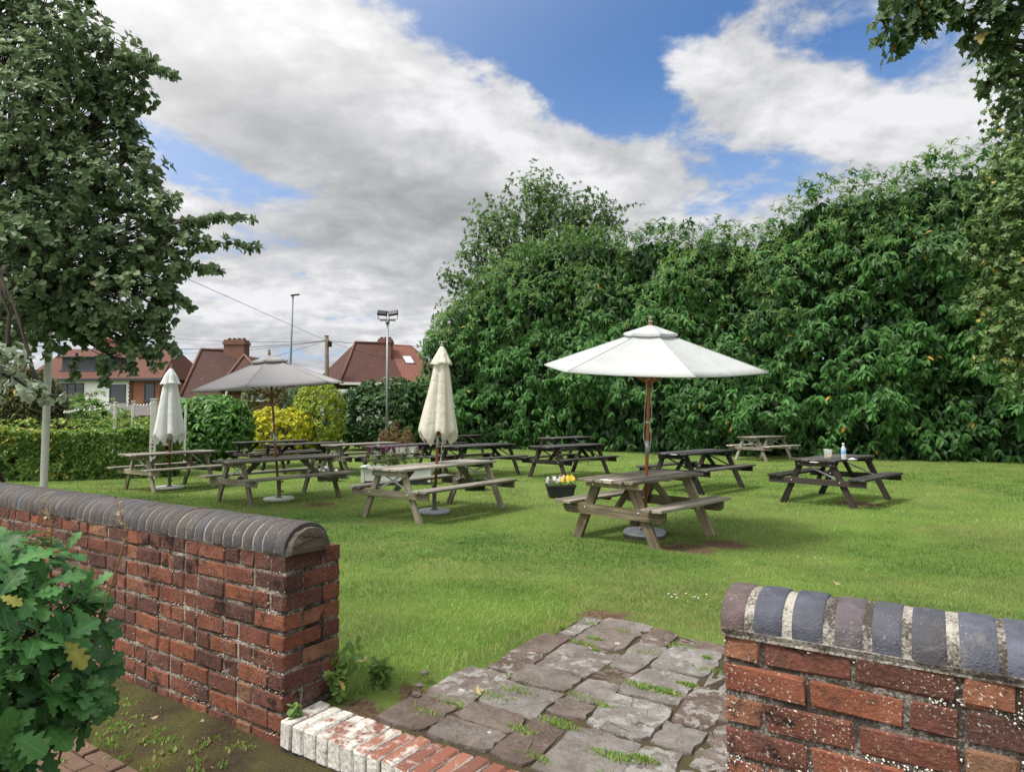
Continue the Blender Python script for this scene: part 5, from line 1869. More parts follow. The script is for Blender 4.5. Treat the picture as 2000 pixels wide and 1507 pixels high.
def build_oak():
    base = on(60, 1500, 0.06)
    base = np.array((-1.72, 2.08, 0.06))
    th = thing('oak_sapling', 'bushy oak sapling with lobed leaves growing in front of the long brick wall', 'sapling', base)
    st, lf = MB(), MB()
    PP, DD = [], []
    rg = RNG
    # shoot tips inside a rounded body taken from the photograph's outline
    n = 330
    for i in range(n):
        while True:
            q = rg.uniform(-1, 1, 3)
            if q @ q < 1 and (q @ q > 0.2 or rg.random() < 0.35):
                break
        p = np.array((q[0] * 0.50 - 0.06, q[1] * 0.42, 0.70 + q[2] * 0.46))
        if p[2] < 0.45:
            p[0] = p[0] * 0.82 - 0.03
        PP.append(p)
        DD.append(unit(np.array((q[0] * 0.8, q[1] * 0.8 - 0.25, 0.55 + 0.6 * q[2])) + 0.35 * rg.normal(0, 1, 3)))
    PP, DD = np.array(PP), np.array(DD)
    whorls(lf, L_OAK, PP, DD, 6, 0.082, 1.0, 0.28, np.clip(0.25 + 0.75 * (PP[:, 2] - 0.25) / 0.85 + rg.normal(0, 0.15, n), 0, 1) * 0 + rg.random(n), 0.006, var=0.3)
    for k in range(6):
        a = k * 1.05
        foot = np.array((0.06 * math.cos(a), 0.06 * math.sin(a), -0.03))
        top = np.array((0.3 * math.cos(a) - 0.05, 0.3 * math.sin(a), rg.uniform(0.75, 1.0)))
        pts = limb(st, foot, top, 0.013, 0.005, 0.02, 8, 0.1, 6)
    for i in range(n):
        if i % 2 == 0:
            limb(st, np.array((PP[i][0] * 0.45, PP[i][1] * 0.45, PP[i][2] - 0.14)), PP[i], 0.0045, 0.0025, 0.02, 5, 0.08, 4)
    lf.build('foliage', M['oak'], th)
    st.build('stem', M['bark'], th)
    # two dry shoots standing above it
    for (px, py, tx, ty, d, lab) in ((100, 1060, 88, 985, 2.25, 'short reddish dry shoot above the oak sapling'), (242, 1060, 226, 972, 2.25, 'tall tan seed stalk standing before the long brick wall')):
        a, b = at(px, py, d), at(tx, ty, d)
        foot = np.array((a[0] + 0.03, a[1], 0.07)) if px < 200 else np.array((-1.55, 2.15, 0.07))
        th = thing('dry_stalk', lab, 'dry stalk', foot, 0, 'dry stalks by the brick wall')
        mb = MB()
        mb.tube([(0, 0, 0), a - foot, (a + b) / 2 - foot + (0.01, 0, 0), b - foot], [0.004, 0.003, 0.0025, 0.0015], 5)
        mb.build('stem', M['dry'], th)
        mb = MB()
        f = np.linspace(0.0, 1, 9)[:, None]
        P = a - foot + (b - a) * f + RNG.normal(0, 0.006, (9, 3))
        whorls(mb, L_SMALL, P, unit(np.array((0, 0, 1.0)) + 0.4 * rnd_dirs(9)), 3, 0.018, 0.8, 0.1, None, 0.3)
        mb.build('leaves', M['dry'], th)  # seed head of the stalk, built from small leaf shapes


# ------------------------------------------------------------------ grass
def build_grass():
    def blades(n, dmin, dmax, hgt, wid, seg, power=1.0, tlim=None):
        # even over the ground between two distances, inside a wedge wider than the picture
        r = np.sqrt(RNG.uniform(dmin ** 2, dmax ** 2, n))
        az = RNG.uniform(-0.86, 0.86, n)
        x, y = r * np.sin(az), r * np.cos(az)
        t, s = ts(x, y)
        ok = (s > 0.26) | ((s > 0.2) & (t < -0.4))
        wallside = ((t < 0.02) & (s < 0.36)) | ((t > GAP - 0.02) & (s < 0.26))
        e = 0.05 * (vnoise(x * 6, y * 6, 2) - 0.5)
        pav = (t > pave_left(s) - 0.02 + e) & (t < 2.75) & (s < 2.0 + e * 1.5)
        ok &= ~wallside & ~pav
        # bare earth by the near table and the worn edge of the paving
        bare = np.zeros(n, bool)
        for bx, by, br in BARE:
            q = np.hypot((x - bx), (y - by) * 0.8) / br + 0.9 * (vnoise(x * 5, y * 5) - 0.5)
            bare |= (q < 0.75) & (RNG.random(n) < 0.93)
        ok &= ~bare
        edge = np.abs(s - 2.06) + np.where((t > 0.25) & (t < 3), 0, 9)
        ok &= ~((edge < 0.17) & (RNG.random(n) < 0.72))
        ok &= ~((np.abs(t - pave_left(s)) < 0.1) & (s < 2.1) & (RNG.random(n) < 0.5))
        dense = vnoise(x * 0.9 + 30, y * 0.9, 3)
        ok &= RNG.random(n) < 0.55 + 0.9 * (dense - 0.2)
        x, y, r, t, s, edge = x[ok], y[ok], r[ok], t[ok], s[ok], edge[ok]
        N = len(x)
        z = lawn_z(x, y) - 0.006 + 0.03 * (vnoise(x * 0.6, y * 0.6) - 0.5)
        tall = 1 + 0.9 * np.exp(-(s - 0.3) / 0.5) * (t < 0.6) + 0.9 * np.clip(vnoise(x * 1.3, y * 1.3 + 80, 3) - 0.55, 0, 1) * 3 * np.exp(-r / 6)
        h = hgt * tall * RNG.uniform(0.45, 1.3, N)
        a = RNG.uniform(0, 2 * np.pi, N)
        lean = RNG.uniform(0.1, 0.85, N)
        la = RNG.uniform(0, 2 * np.pi, N)
        side = np.c_[np.cos(a), np.sin(a), np.zeros(N)] * (wid * RNG.uniform(0.6, 1.3, N))[:, None]
        ld = np.c_[np.cos(la), np.sin(la), np.zeros(N)] * (h * lean)[:, None]
        up = np.c_[np.zeros(N), np.zeros(N), h * np.sqrt(1 - 0.6 * lean ** 2)]
        B = np.c_[x, y, z]
        big = vnoise(x * 0.42 + 5, y * 0.42, 4)
        med = vnoise(x * 2.2, y * 2.2 + 60, 3)
        T = np.zeros((N, 4))
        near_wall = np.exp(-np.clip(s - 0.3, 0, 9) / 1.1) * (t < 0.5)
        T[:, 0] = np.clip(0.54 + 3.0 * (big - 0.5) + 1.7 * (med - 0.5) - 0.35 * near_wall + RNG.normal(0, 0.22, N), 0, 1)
        straw = np.clip((vnoise(x * 0.7 + 90, y * 0.7 + 31, 4) - 0.46) * 3.6, 0, 0.65) + np.where(edge < 0.3, 0.6, 0) + np.where((np.abs(t - pave_left(s)) < 0.16) & (s < 2.1), 0.45, 0)
        T[:, 1] = np.where(RNG.random(N) < 0.07 + straw * 0.75, RNG.uniform(0.35, 1, N), straw * 0.25)
        if seg == 1:
            V = np.stack([B - side, B + side, B + ld + up], 1)
            F = np.arange(N * 3).reshape(N, 3)
            k = 3
        else:
            mid = B + ld * 0.35 + up * 0.62
            V = np.stack([B - side, B + side, mid + side * 0.75, mid - side * 0.75, B + ld + up * 0.95], 1)
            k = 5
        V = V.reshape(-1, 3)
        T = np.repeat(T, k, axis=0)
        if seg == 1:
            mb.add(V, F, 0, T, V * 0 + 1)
        else:
            o = np.arange(N) * 5
            mb.add(V, [], 0, T, V * 0 + 1)
            b = mb.n - len(V)
            for c, pat in ((4, (0, 1, 2, 3)), (3, (3, 2, 4))):
                A = o[:, None] + np.array(pat)[None] + b
                mb.f.setdefault(c, []).append(A)
                mb.mi.setdefault(c, []).append(np.zeros(N))
                mb.sm.setdefault(c, []).append(np.zeros(N, bool))
    mb = MB()
    blades(135000, 2.6, 5.5, 0.036, 0.0022, 2)
    blades(240000, 5.5, 11, 0.034, 0.0034, 1)
    blades(150000, 11, 19, 0.042, 0.0065, 1)
    blades(60000, 19, 34, 0.045, 0.012, 1)
    # clover and plantain patches among the blades
    n = 210
    r = np.sqrt(RNG.uniform(3.2 ** 2, 10 ** 2, n))
    az = RNG.uniform(-0.75, 0.75, n)
    cx, cy = r * np.sin(az), r * np.cos(az)
    t_, s_ = ts(cx, cy)
    for x0, y0 in zip(cx[s_ > 2.4], cy[s_ > 2.4]):
        k = RNG.integers(15, 60)
        q = RNG.normal(0, RNG.uniform(0.05, 0.22), (k, 2))
        P = np.c_[x0 + q[:, 0], y0 + q[:, 1], np.zeros(k)]
        P[:, 2] = lawn_z(P[:, 0], P[:, 1]) + RNG.uniform(0.015, 0.045, k)
        whorls(mb, L_SMALL, P, unit(np.array((0, 0, 1.0)) + 0.3 * rnd_dirs(k)), 3, 0.017, 1.2, 0.0, np.full(k, 0.25))
    kind(mb.build('grass', M['grass']), 'stuff')
    # moss and tufts in the paving joints and in the yard
    mb = MB()
    n = 34
    T = RNG.uniform(0.4, 1.9, n)
    S = RNG.uniform(0.3, 1.9, n)
    for t, s in zip(T, S):
        k = RNG.integers(60, 260)
        d = rnd_dirs(k) * RNG.uniform(0.015, 0.085) * RNG.random((k, 1)) ** 0.5
        P = np.array([wl(t + q[0] * 1.7, s + q[1] * 0.6, 0.218) for q in d])
        ax = unit(np.array((0, 0, 1.0)) + 0.8 * rnd_dirs(k))
        TT = tints(k, 0.3, 1.0, 0.2)
        mb.leaves(L_LONG if k % 3 else L_SMALL, P, ax, rnd_dirs(k), RNG.uniform(0.008, 0.024, k), TT)
    for k in range(520):
        t, s = RNG.uniform(-4, -0.1), -RNG.exponential(0.22) - 0.02
        P = wl(t, s, 0.085)[None] + RNG.normal(0, 0.015, (9, 3)) * (1, 1, 0)
        mb.leaves(L_SMALL, P, unit(np.array((0, 0, 1.0)) + 0.7 * rnd_dirs(9)), rnd_dirs(9), RNG.uniform(0.012, 0.03, 9), tints(9, 0.2, 0.9, 0.35))
    kind(mb.build('moss', M['grass']), 'stuff')




# ------------------------------------------------------------------ planters and plants
def tapered_box(mb, w0, d0, w1, d1, h, t=0.02, mat=0):
    """open tub: outer bottom w0 d0, outer top w1 d1"""
    def ring(w, d, z, r=0.18):
        o = []
        for sx, sy, a0 in ((1, 1, 0), (-1, 1, 90), (-1, -1, 180), (1, -1, 270)):
            rr = r * min(w, d)
            for q in np.linspace(0, 90, 5):
                a = math.radians(a0 + q)
                o.append((sx * (w / 2 - rr) + rr * math.cos(a), sy * (d / 2 - rr) + rr * math.sin(a), z))
        return o
    rings = [ring(w0, d0, 0), ring(w1, d1, h - 0.03), ring(w1 + 0.025, d1 + 0.025, h - 0.03), ring(w1 + 0.025, d1 + 0.025, h), ring(w1 - t, d1 - t, h), ring(w1 - t - 0.01, d1 - t - 0.01, h - 0.045)]
    k = len(rings[0])
    F = [(i * k + j, i * k + (j + 1) % k, (i + 1) * k + (j + 1) % k, (i + 1) * k + j) for i in range(len(rings) - 1) for j in range(k)]
    F += [list(range(k))[::-1], list(range((len(rings) - 1) * k, len(rings) * k))]
    mb.add(np.array(rings).reshape(-1, 3), F, mat)


def pansies(th, cols, w, d, z, rg):
    for k, (x, col) in enumerate(cols):
        mb = MB()
        c = np.array((x + rg.normal(0, 0.01), rg.uniform(-d, d), z + rg.uniform(0.06, 0.17)))
        face = unit(np.array((rg.normal(0, 0.5), -1.0 + rg.normal(0, 0.2), 0.35)))
        r = unit(np.cross(face, (0, 0, 1)))
        u = np.cross(r, face)
        for q, (a, s) in enumerate(((90, 1.0), (40, 0.9), (140, 0.9), (215, 1.0), (325, 1.0), (270, 1.15))):
            dv = r * math.cos(math.radians(a)) + u * math.sin(math.radians(a))
            t = {'w': (0.95, 0, 0, 0), 'p': (0.12, 0, 0, 0), 'y': (0.9, 1.0, 0, 0), 'l': (0.6, 0, 0, 0)}[col]
            mb.leaves(L_OVAL, (c + face * 0.003 * q)[None], dv[None], face[None], 0.044 * s, np.array([t]))
        mb.leaves(L_OVAL, (c + face * 0.022)[None], -u[None], face[None], 0.014, np.array([(0.0, 0.0 if col != 'w' else 0.6, 0, 0)]))
        mb.build('flower', M['petal'], th)
    n = 60
    mb = MB()
    P = np.c_[rg.uniform(-w, w, n), rg.uniform(-d, d, n), z + rg.uniform(-0.02, 0.06, n)]
    whorls(mb, L_OVAL, P, unit(np.array((0, 0, 1.0)) + 0.7 * rnd_dirs(n)), 5, 0.045, 0.9, 0.2, None, 0.05)
    mb.build('foliage', M['weed'], th)


def build_planters():
    rg = np.random.default_rng(31)
    g = 'planters standing on the lawn'
    # black tub of pansies
    p = on(1095, 968, 0.02)
    th = thing('flower_tub', 'black plastic tub of white, purple and yellow pansies', 'flower tub', p, math.radians(2), g)
    mb = MB()
    tapered_box(mb, 0.44, 0.28, 0.54, 0.34, 0.21)
    mb.build('tub', M['black_plastic'], th)
    mb = MB()
    mb.cbox((0, 0, 0.17), (0.235, 0.14, 0.01), None, 0.003)
    mb.build('soil', M['joint_soil'], th)
    pansies(th, [(-0.24, 'l'), (-0.2, 'p'), (-0.15, 'p'), (-0.22, 'w'), (-0.10, 'w'), (-0.06, 'w'), (-0.02, 'w'), (0.0, 'w'), (0.05, 'y'), (0.09, 'y'), (0.13, 'y'), (0.18, 'y'), (0.22, 'y'), (0.24, 'y'), (0.11, 'y'), (0.03, 'l'), (-0.12, 'l'), (0.20, 'y')], 0.23, 0.11, 0.19, rg)
    # small dark trough with violas beyond the grey parasol table
    p = on(641, 938, 0.02)
    th = thing('flower_trough', 'small dark trough of mauve violas beyond the table of the grey parasol', 'flower trough', p, 0.05, g)
    mb = MB()
    tapered_box(mb, 0.44, 0.2, 0.5, 0.24, 0.17)
    mb.build('tub', M['black_plastic'], th)
    mb = MB()
    mb.cbox((0, 0, 0.13), (0.21, 0.09, 0.01), None, 0.003)
    mb.build('soil', M['joint_soil'], th)
    pansies(th, [(x, 'lpwl'[i % 4]) for i, x in enumerate(np.linspace(-0.2, 0.2, 11))], 0.2, 0.08, 0.14, rg)
    # shallow dark bowl with spiky green plants
    p = on(927, 955, 0.02)
    th = thing('shallow_planter', 'shallow black planter of spiky green leaves beyond the cream parasol table', 'planter', p, 0.1, g)
    mb = MB()
    mb.lathe((0, 0, 0), [(0, 0), (0.2, 0.0), (0.25, 0.12), (0.26, 0.13), (0.26, 0.15), (0.235, 0.15), (0.225, 0.12), (0, 0.12)], 26)
    mb.build('bowl', M['black_plastic'], th)
    mb = MB()
    P = np.c_[rg.uniform(-0.15, 0.15, 26), rg.uniform(-0.15, 0.15, 26), np.full(26, 0.13)]
    whorls(mb, L_LONG, P, unit(np.array((0, 0, 1.0)) + 0.5 * rnd_dirs(26)), 6, 0.15, 0.8, 0.4, None, 0.0)
    mb.build('foliage', M['dark_bush'], th)
    # pale painted trough with purple flowers
    p = on(776, 944, 0.01)
    th = thing('painted_trough', 'long pale grey green painted trough of purple spiky flowers', 'trough planter', p, math.radians(2), g)
    mb = MB()
    mb.cbox((0, 0, 0.04), (0.74, 0.21, 0.04), None, 0.004)
    mb.build('plinth', M['black_plastic'], th)
    mb = MB()
    mb.cbox((0, 0, 0.22), (0.745, 0.215, 0.14), None, 0.005)
    for x in (-0.72, 0.72):
        for y in (-0.205, 0.205):
            mb.cbox((x, y, 0.21), (0.035, 0.022, 0.165), None, 0.004)
    mb.build('box', M['pale_paint'], th)
    mb = MB()
    for y in (-0.215, 0.215):
        mb.cbox((0, y, 0.385), (0.78, 0.045, 0.014), None, 0.004)
    for x in (-0.735, 0.735):
        mb.cbox((x, 0, 0.3855), (0.045, 0.168, 0.014), None, 0.004)
    mb.build('rim', M['pale_paint'], th)
    mb = MB()
    mb.cbox((0, 0, 0.365), (0.69, 0.17, 0.008), None, 0.003)
    mb.build('soil', M['joint_soil'], th)
    fo, fl = MB(), MB()
    for k in range(38):
        x, y = rg.uniform(-0.62, 0.45), rg.uniform(-0.14, 0.14)
        h = rg.uniform(0.25, 0.46)
        tip = np.array((x + rg.normal(0, 0.07), y + rg.normal(0, 0.05), 0.37 + h))
        fo.tube([(x, y, 0.36), tip], 0.004, 4)
        P = np.array((x, y, 0.37)) + (tip - np.array((x, y, 0.37))) * np.linspace(0.1, 0.8, 4)[:, None]
        whorls(fo, L_LONG, P, np.tile(unit(tip - P[0]), (4, 1)), 4, 0.09, 0.9, 0.2, None, 0.05)
        if k % 5 < 3:
            P = tip + np.array((0, 0, 1)) * np.linspace(-0.09, 0.05, 7)[:, None]
            whorls(fl, L_SMALL, P, np.tile((0, 0, 1.0), (7, 1)), 5, 0.05, 1.0, 0.3)
    fo.build('foliage', M['weed'], th)
    fl.build('blossom', M['purple'], th)
    # rear trough with three withered dwarf conifers
    p = np.array((at(783, 880, 24.2)[0], 24.2, 0.01))
    th = thing('rear_trough', 'pale trough by the dark bush holding three withered brown dwarf shrubs', 'trough planter', p, 0.03, g)
    mb = MB()
    mb.cbox((-0.1, 0, 0.2), (0.72, 0.22, 0.2), None, 0.006)
    mb.build('box', M['pale_paint'], th)
    mb = MB()
    for y in (-0.225, 0.225):
        mb.cbox((-0.1, y, 0.412), (0.75, 0.04, 0.015), None, 0.004)
    mb.build('rim', M['pale_paint'], th)
    for x, h, w in ((-0.6, 0.62, 0.26), (-0.22, 0.92, 0.20), (0.2, 0.68, 0.27)):
        n = 190
        D = rnd_dirs(n)
        D[:, 2] = np.abs(D[:, 2])
        P = D * np.array((w, w * 0.7, h)) * (1 - 0.3 * RNG.random(n)[:, None] ** 2) + np.array((x, 0.02, 0.36))
        mb = MB()
        whorls(mb, L_LONG, P, unit(D + 0.5 * rnd_dirs(n) + (0, 0, 0.5)), 5, 0.085, 0.7, 0.0, None, 0.3)
        mb.build('withered_shrub', M['brown_shrub'], th)


M['pale_paint'] = plain('pale grey green paint', (0.50, 0.525, 0.50), 0.6, 0.3, 0, 0.12, 6)


# ------------------------------------------------------------------ poles, lamps, wires, festoon
def build_poles():
    # white pole behind the wall
    d = 9.6
    top, bot = at(97, 640, d), at(85.5, 945, d)
    bot = np.array((bot[0], d, float(lawn_z(bot[0], d)) - 0.05))
    th = thing('white_pole', 'weathered white round pole standing behind the long brick wall', 'pole', bot)
    mb = MB()
    q = top - bot
    mb.tube([q * f for f in np.linspace(0, 1, 8)], 0.048, 14)
    mb.build('shaft', M['white_post'], th)
    mb = MB()
    mb.lathe(q, [(0.052, -0.03), (0.055, 0.0), (0.03, 0.02), (0, 0.025)], 14)
    mb.build('cap', M['white_post'], th)
    # square festoon posts
    posts = [((225.5, 786), 17.6, 0.075, 'slim pale grey post carrying the festoon lights, the one next to the ivy bush'), ((260.5, 784), 17.6, 0.075, 'slim pale grey post carrying the festoon lights, midway along them'),
             ((301, 780), 15.8, 0.13, 'stout white post with dark flaking at the free end of the clipped hedge'), ((363, 794), 19.5, 0.06, 'short pale post beside the rounded laurel bush')]
    tops = []
    for (px, py), d, w, lab in posts:
        t = at(px, py, d)
        th = thing('festoon_post', lab, 'post', (t[0], t[1], 0), 0.4, 'pale posts along the edge of the lawn')
        mb = MB()
        mb.cbox((0, 0, t[2] / 2), (w / 2, w / 2, t[2] / 2), None, 0.006)
        mb.build('shaft', M['white_post'], th)
        mb = MB()
        mb.cbox((0, 0, t[2] + 0.012), (w / 2 + 0.012, w / 2 + 0.012, 0.012), None, 0.004)
        mb.build('cap', M['white_post'], th)
        if w > 0.1:
            for k in range(9):
                mb = MB()
                mb.cbox((RNG.uniform(-0.03, 0.03), -w / 2 - 0.001, 0.3 + 0.09 * k), (RNG.uniform(0.015, 0.03), 0.002, RNG.uniform(0.012, 0.03)), None, 0.001, jit=0.004)
                mb.build('paint_flake', M['black_plastic'], th)
        tops.append(t + np.array((0, 0, 0.0)))
    a, b = at(444, 760, 24.5), at(437, 792, 24.5)
    foot = np.array((b[0] - 0.15, 24.5, 0))
    th = thing('white_prop', 'leaning white prop behind the rounded laurel bush', 'prop', foot)
    mb = MB()
    mb.bar((0, 0, 0), b - foot, 0.1, 0.05)
    mb.bar(b - foot, a - foot + (0.02, 0, 0.08), 0.1, 0.05)
    mb.build('shaft', M['white_post'], th)
    # festoon string
    pts = [at(92, 800, 9.6), at(108, 796, 12), at(150, 797, 15), at(225.5, 788, 17.55), at(260.5, 786.5, 17.55), at(301, 783, 15.75)]
    th = thing('festoon_lights', 'sagging string of small pale bulbs between the posts', 'string lights', pts[3])
    o = pts[3]
    wire = []
    for p, q in zip(pts[:-1], pts[1:]):
        for f in np.linspace(0, 1, 9)[:-1]:
            wire.append(p + (q - p) * f - np.array((0, 0, 0.05 * math.sin(math.pi * f))))
    wire.append(pts[-1])
    mb = MB()
    mb.tube(np.array(wire) - o, 0.004, 5)
    mb.build('wire', M['black_plastic'], th)
    W = np.array(wire)
    L = np.r_[0, np.cumsum(np.linalg.norm(np.diff(W, axis=0), axis=1))]
    tot = L[-1]
    for s_ in np.arange(4.2, tot, 0.36):
        p = np.array([np.interp(s_, L, W[:, k]) for k in range(3)]) - o
        mb = MB()
        mb.lathe(p, np.array([(0.0, -0.10), (0.03, -0.085), (0.038, -0.062), (0.03, -0.04), (0.016, -0.028), (0.016, 0.0), (0, 0.0)]) * 0.7, 10)
        mb.build('bulb', M['disc_white'], th)
    # street lamp
    d = 38.0
    p = at(572, 578, d)
    ft = np.array((at(563, 800, d)[0], d, 0))
    th = thing('street_lamp', 'tall slim grey street lamp with a flat head behind the grey parasol', 'street lamp', ft)
    mb = MB()
    q = p - ft
    mb.tube([(0, 0, 0), q * 0.25, q * 0.26, q * 0.6, q], [0.10, 0.10, 0.07, 0.06, 0.05], 12)
    mb.build('column', M['lamp_grey'], th)
    mb = MB()
    mb.bar(q + (-0.12, 0, 0.03), q + (0.38, 0, 0.09), 0.2, 0.06, ch=0.02)
    mb.bar(q + (-0.02, 0, 0.0), q + (-0.02, 0, 0.14), 0.12, 0.12, ch=0.02)
    mb.build('lamp_head', M['lamp_dark'], th)
    # telegraph pole
    d = 42.0
    p, ft = at(638, 657, d), np.array((at(640, 800, d)[0], d, 0))
    TP = p
    th = thing('telegraph_pole', 'wooden telegraph pole with a black box near its top', 'telegraph pole', ft)
    mb = MB()
    q = p - ft
    mb.tube([(0, 0, 0), q * 0.5, q], [0.17, 0.15, 0.125], 12)
    mb.build('pole', M['pole_old'], th)
    mb = MB()
    mb.cbox(q + (0.22, -0.05, -0.5), (0.12, 0.1, 0.17), None, 0.02)
    mb.build('junction_box', M['lamp_dark'], th)
    mb = MB()
    mb.tube([q + (-0.2, 0, -0.28), q + (0.2, 0, -0.28)], 0.03, 8)
    mb.tube([q + (0, 0, 0.0), q + (0, 0, 0.05)], 0.135, 12)
    mb.build('bracket', M['lamp_dark'], th)
    # floodlight mast
    d = 26.6
    p, ft = at(757, 628, d), np.array((at(755.5, 850, d)[0], d, 0))
    th = thing('floodlight_mast', 'grey steel mast with two black floodlights in front of the dark green bush', 'floodlight mast', ft)
    mb = MB()
    q = p - ft
    mb.tube([(0, 0, 0), q * 0.5, q], [0.055, 0.048, 0.042], 12)
    mb.build('mast', M['mast_grey'], th)
    mb = MB()
    mb.bar(q + (-0.32, 0, 0.06), q + (0.32, 0, 0.05), 0.08, 0.06)
    mb.tube([q + (0, 0, -0.1), q + (0, 0, 0.06)], 0.085, 12)
    mb.build('crossarm', M['mast_grey'], th)
    for sx, rz in ((-0.2, 0.12), (0.24, -0.15)):
        mb = MB()
        c = q + (sx, -0.08, 0.34)
        ax = np.array(((1, 0, -rz), (0, 0.85, -0.5), (rz, 0.5, 0.85)))
        ax = np.array([unit(a) for a in ax])
        mb.cbox(c, (0.20, 0.05, 0.115), ax, 0.02)
        f = mb.build('floodlight', M['lamp_dark'], th)
        mb = MB()
        mb.cbox(c - ax[1] * 0.052, (0.17, 0.004, 0.09), ax, 0.002)
        mb.build('lens', M['lens'], f)
        mb = MB()
        for s in (-0.19, 0.19):
            mb.bar(c + ax[0] * s, q + (sx + s * 0.9, 0, 0.1), 0.02, 0.03)
        mb.bar(q + (sx - 0.17, 0, 0.1), q + (sx + 0.17, 0, 0.1), 0.03, 0.02)
        mb.build('yoke', M['lamp_dark'], f)
    # overhead wires
    g = 'overhead telephone wires from the telegraph pole'
    c = TP + np.array((0, 0, -0.28))
    ends = [(at(300, 515, 20), 0.0, 0.012, 'thin overhead wire rising steeply from the telegraph pole over the white house'), (at(150, 672, 50), 0.02, 0.02, 'overhead wire running level from the telegraph pole past the tall chimney'),
            (at(330, 660, 46), 0.012, 0.014, 'thin upper overhead wire level with the top of the tall chimney'), (at(350, 690, 52), 0.01, 0.014, 'thin lower overhead wire dropping from the telegraph pole behind the tall chimney'),
            (at(505, 706, 36), 0.0, 0.012, 'short overhead wire dropping from the telegraph pole behind the grey parasol'), (at(880, 676, 44), 0.015, 0.016, 'overhead wire running from the telegraph pole above the red tiled roof'), (at(760, 702, 46), 0.01, 0.012, 'thin overhead wire dropping from the telegraph pole to the brown hipped roof')]
    for e, sag, r, lab in ends:
        f = np.linspace(0, 1, 14)[:, None]
        L = np.linalg.norm(e - c)
        P = c + (e - c) * f - np.array((0, 0, 1.0)) * sag * L * 4 * f * (1 - f)
        mb = MB()
        mb.tube(P - c, r * 0.8, 5)
        tag(mb.build('overhead_wire', M['lamp_dark'], None, c), lab, 'wire', g)


M['lamp_grey'] = plain('grey lamp post', (0.17, 0.19, 0.22), 0.5, 0.4, 0.3)
M['mast_grey'] = plain('galvanised mast', (0.24, 0.26, 0.28), 0.45, 0.4, 0.4)
M['lamp_dark'] = plain('dark fitting', (0.014, 0.015, 0.017), 0.8, 0.15)
M['lens'] = plain('dark glass', (0.02, 0.022, 0.025), 0.3, 0.3)
M['pole_old'] = bark_mat('old pole', (0.10, 0.08, 0.06), (0.22, 0.185, 0.15))


# ------------------------------------------------------------------ houses
def slab(mb, pts, thick=0.14, mat=0, tone=0.5, along=None):
    """a roof plane with thickness; pts in order, the first edge is the eave"""
    A = np.array(pts, float)
    u = unit(A[1] - A[0]) if along is None else unit(along)
    n = unit(np.cross(A[1] - A[0], A[2] - A[0]))
    if n[2] < 0:
        n = -n
    v = np.cross(n, u)
    g = np.stack([(A - A[0]) @ u, (A - A[0]) @ v, np.zeros(len(A))], -1)
    mb.prism(A, -n * thick, mat, (tone, 0, 0, 0), g)


def wallbox(mb, x0, x1, y0, y1, z0, z1, mat=0):
    V = np.array([(x, y, z) for x in (x0, x1) for y in (y0, y1) for z in (z0, z1)])
    F = [(0, 1, 3, 2), (4, 6, 7, 5), (0, 4, 5, 1), (2, 3, 7, 6), (0, 2, 6, 4), (1, 5, 7, 3)]
    for q in F:
        P = V[list(q)]
        n = np.cross(P[1] - P[0], P[2] - P[0])
        gx = P[:, 0] if abs(n[1]) > abs(n[0]) else P[:, 1]
        mb.add(P, [(0, 1, 2, 3)], mat, gc=np.stack([gx, P[:, 2], P[:, 0] * 0], -1))


def window(th, x0, x1, z0, z1, y, mull=1, white=False):
    """frame proud of the wall face at y (facing -y), with a pane set back in it"""
    mb = MB()
    f = 0.07
    cx, cz = (x0 + x1) / 2, (z0 + z1) / 2
    mb.cbox((cx, y - 0.02, z1 - f / 2), ((x1 - x0) / 2, 0.05, f / 2), None, 0.006)
    mb.cbox((cx, y - 0.02, z0 + f / 2), ((x1 - x0) / 2, 0.05, f / 2), None, 0.006)
    xs = np.linspace(x0 + f / 2, x1 - f / 2, mull + 1)
    for x in xs:
        mb.cbox((x, y - 0.021, cz), (f / 2 if x in (xs[0], xs[-1]) else 0.03, 0.047, (z1 - z0) / 2 - f), None, 0.006)
    if mull > 1:
        mb.cbox((cx, y - 0.022, z0 + (z1 - z0) * 0.72), ((x1 - x0) / 2 - f, 0.03, 0.025), None, 0.004)
    fr = mb.build('window', M['white_frame' if white else 'dark_frame'], th)
    mb = MB()
    mb.cbox((cx, y - 0.005, cz), ((x1 - x0) / 2 - 0.02, 0.012, (z1 - z0) / 2 - 0.02), None, 0.002)
    mb.build('pane', M['pane'], fr)
    mb = MB()
    mb.cbox((cx, y - 0.07, z0 - 0.04), ((x1 - x0) / 2 + 0.08, 0.09, 0.035), None, 0.008)
    mb.build('sill', M['dark_frame' if not white else 'white_frame'], fr)
    return fr


def chimney(parent, c, w, d, z0, z1, pots, m):
    mb = MB()
    wallbox(mb, c[0] - w / 2, c[0] + w / 2, c[1] - d / 2, c[1] + d / 2, z0, z1)
    wallbox(mb, c[0] - w / 2 - 0.06, c[0] + w / 2 + 0.06, c[1] - d / 2 - 0.06, c[1] + d / 2 + 0.06, z1 - 0.32, z1 - 0.14)
    ch = mb.build('chimney', M[m], parent)
    for k in range(pots):
        mb = MB()
        x = c[0] + (k - (pots - 1) / 2) * w / max(pots, 1) * 0.95
        mb.lathe((x, c[1], z1 - 0.02), [(0.13, 0), (0.115, 0.03), (0.105, 0.12), (0.12, 0.13), (0.12, 0.16), (0.08, 0.16), (0.08, 0.06)], 12)
        mb.build('chimney_pot', M['terracotta'], ch)
    return ch


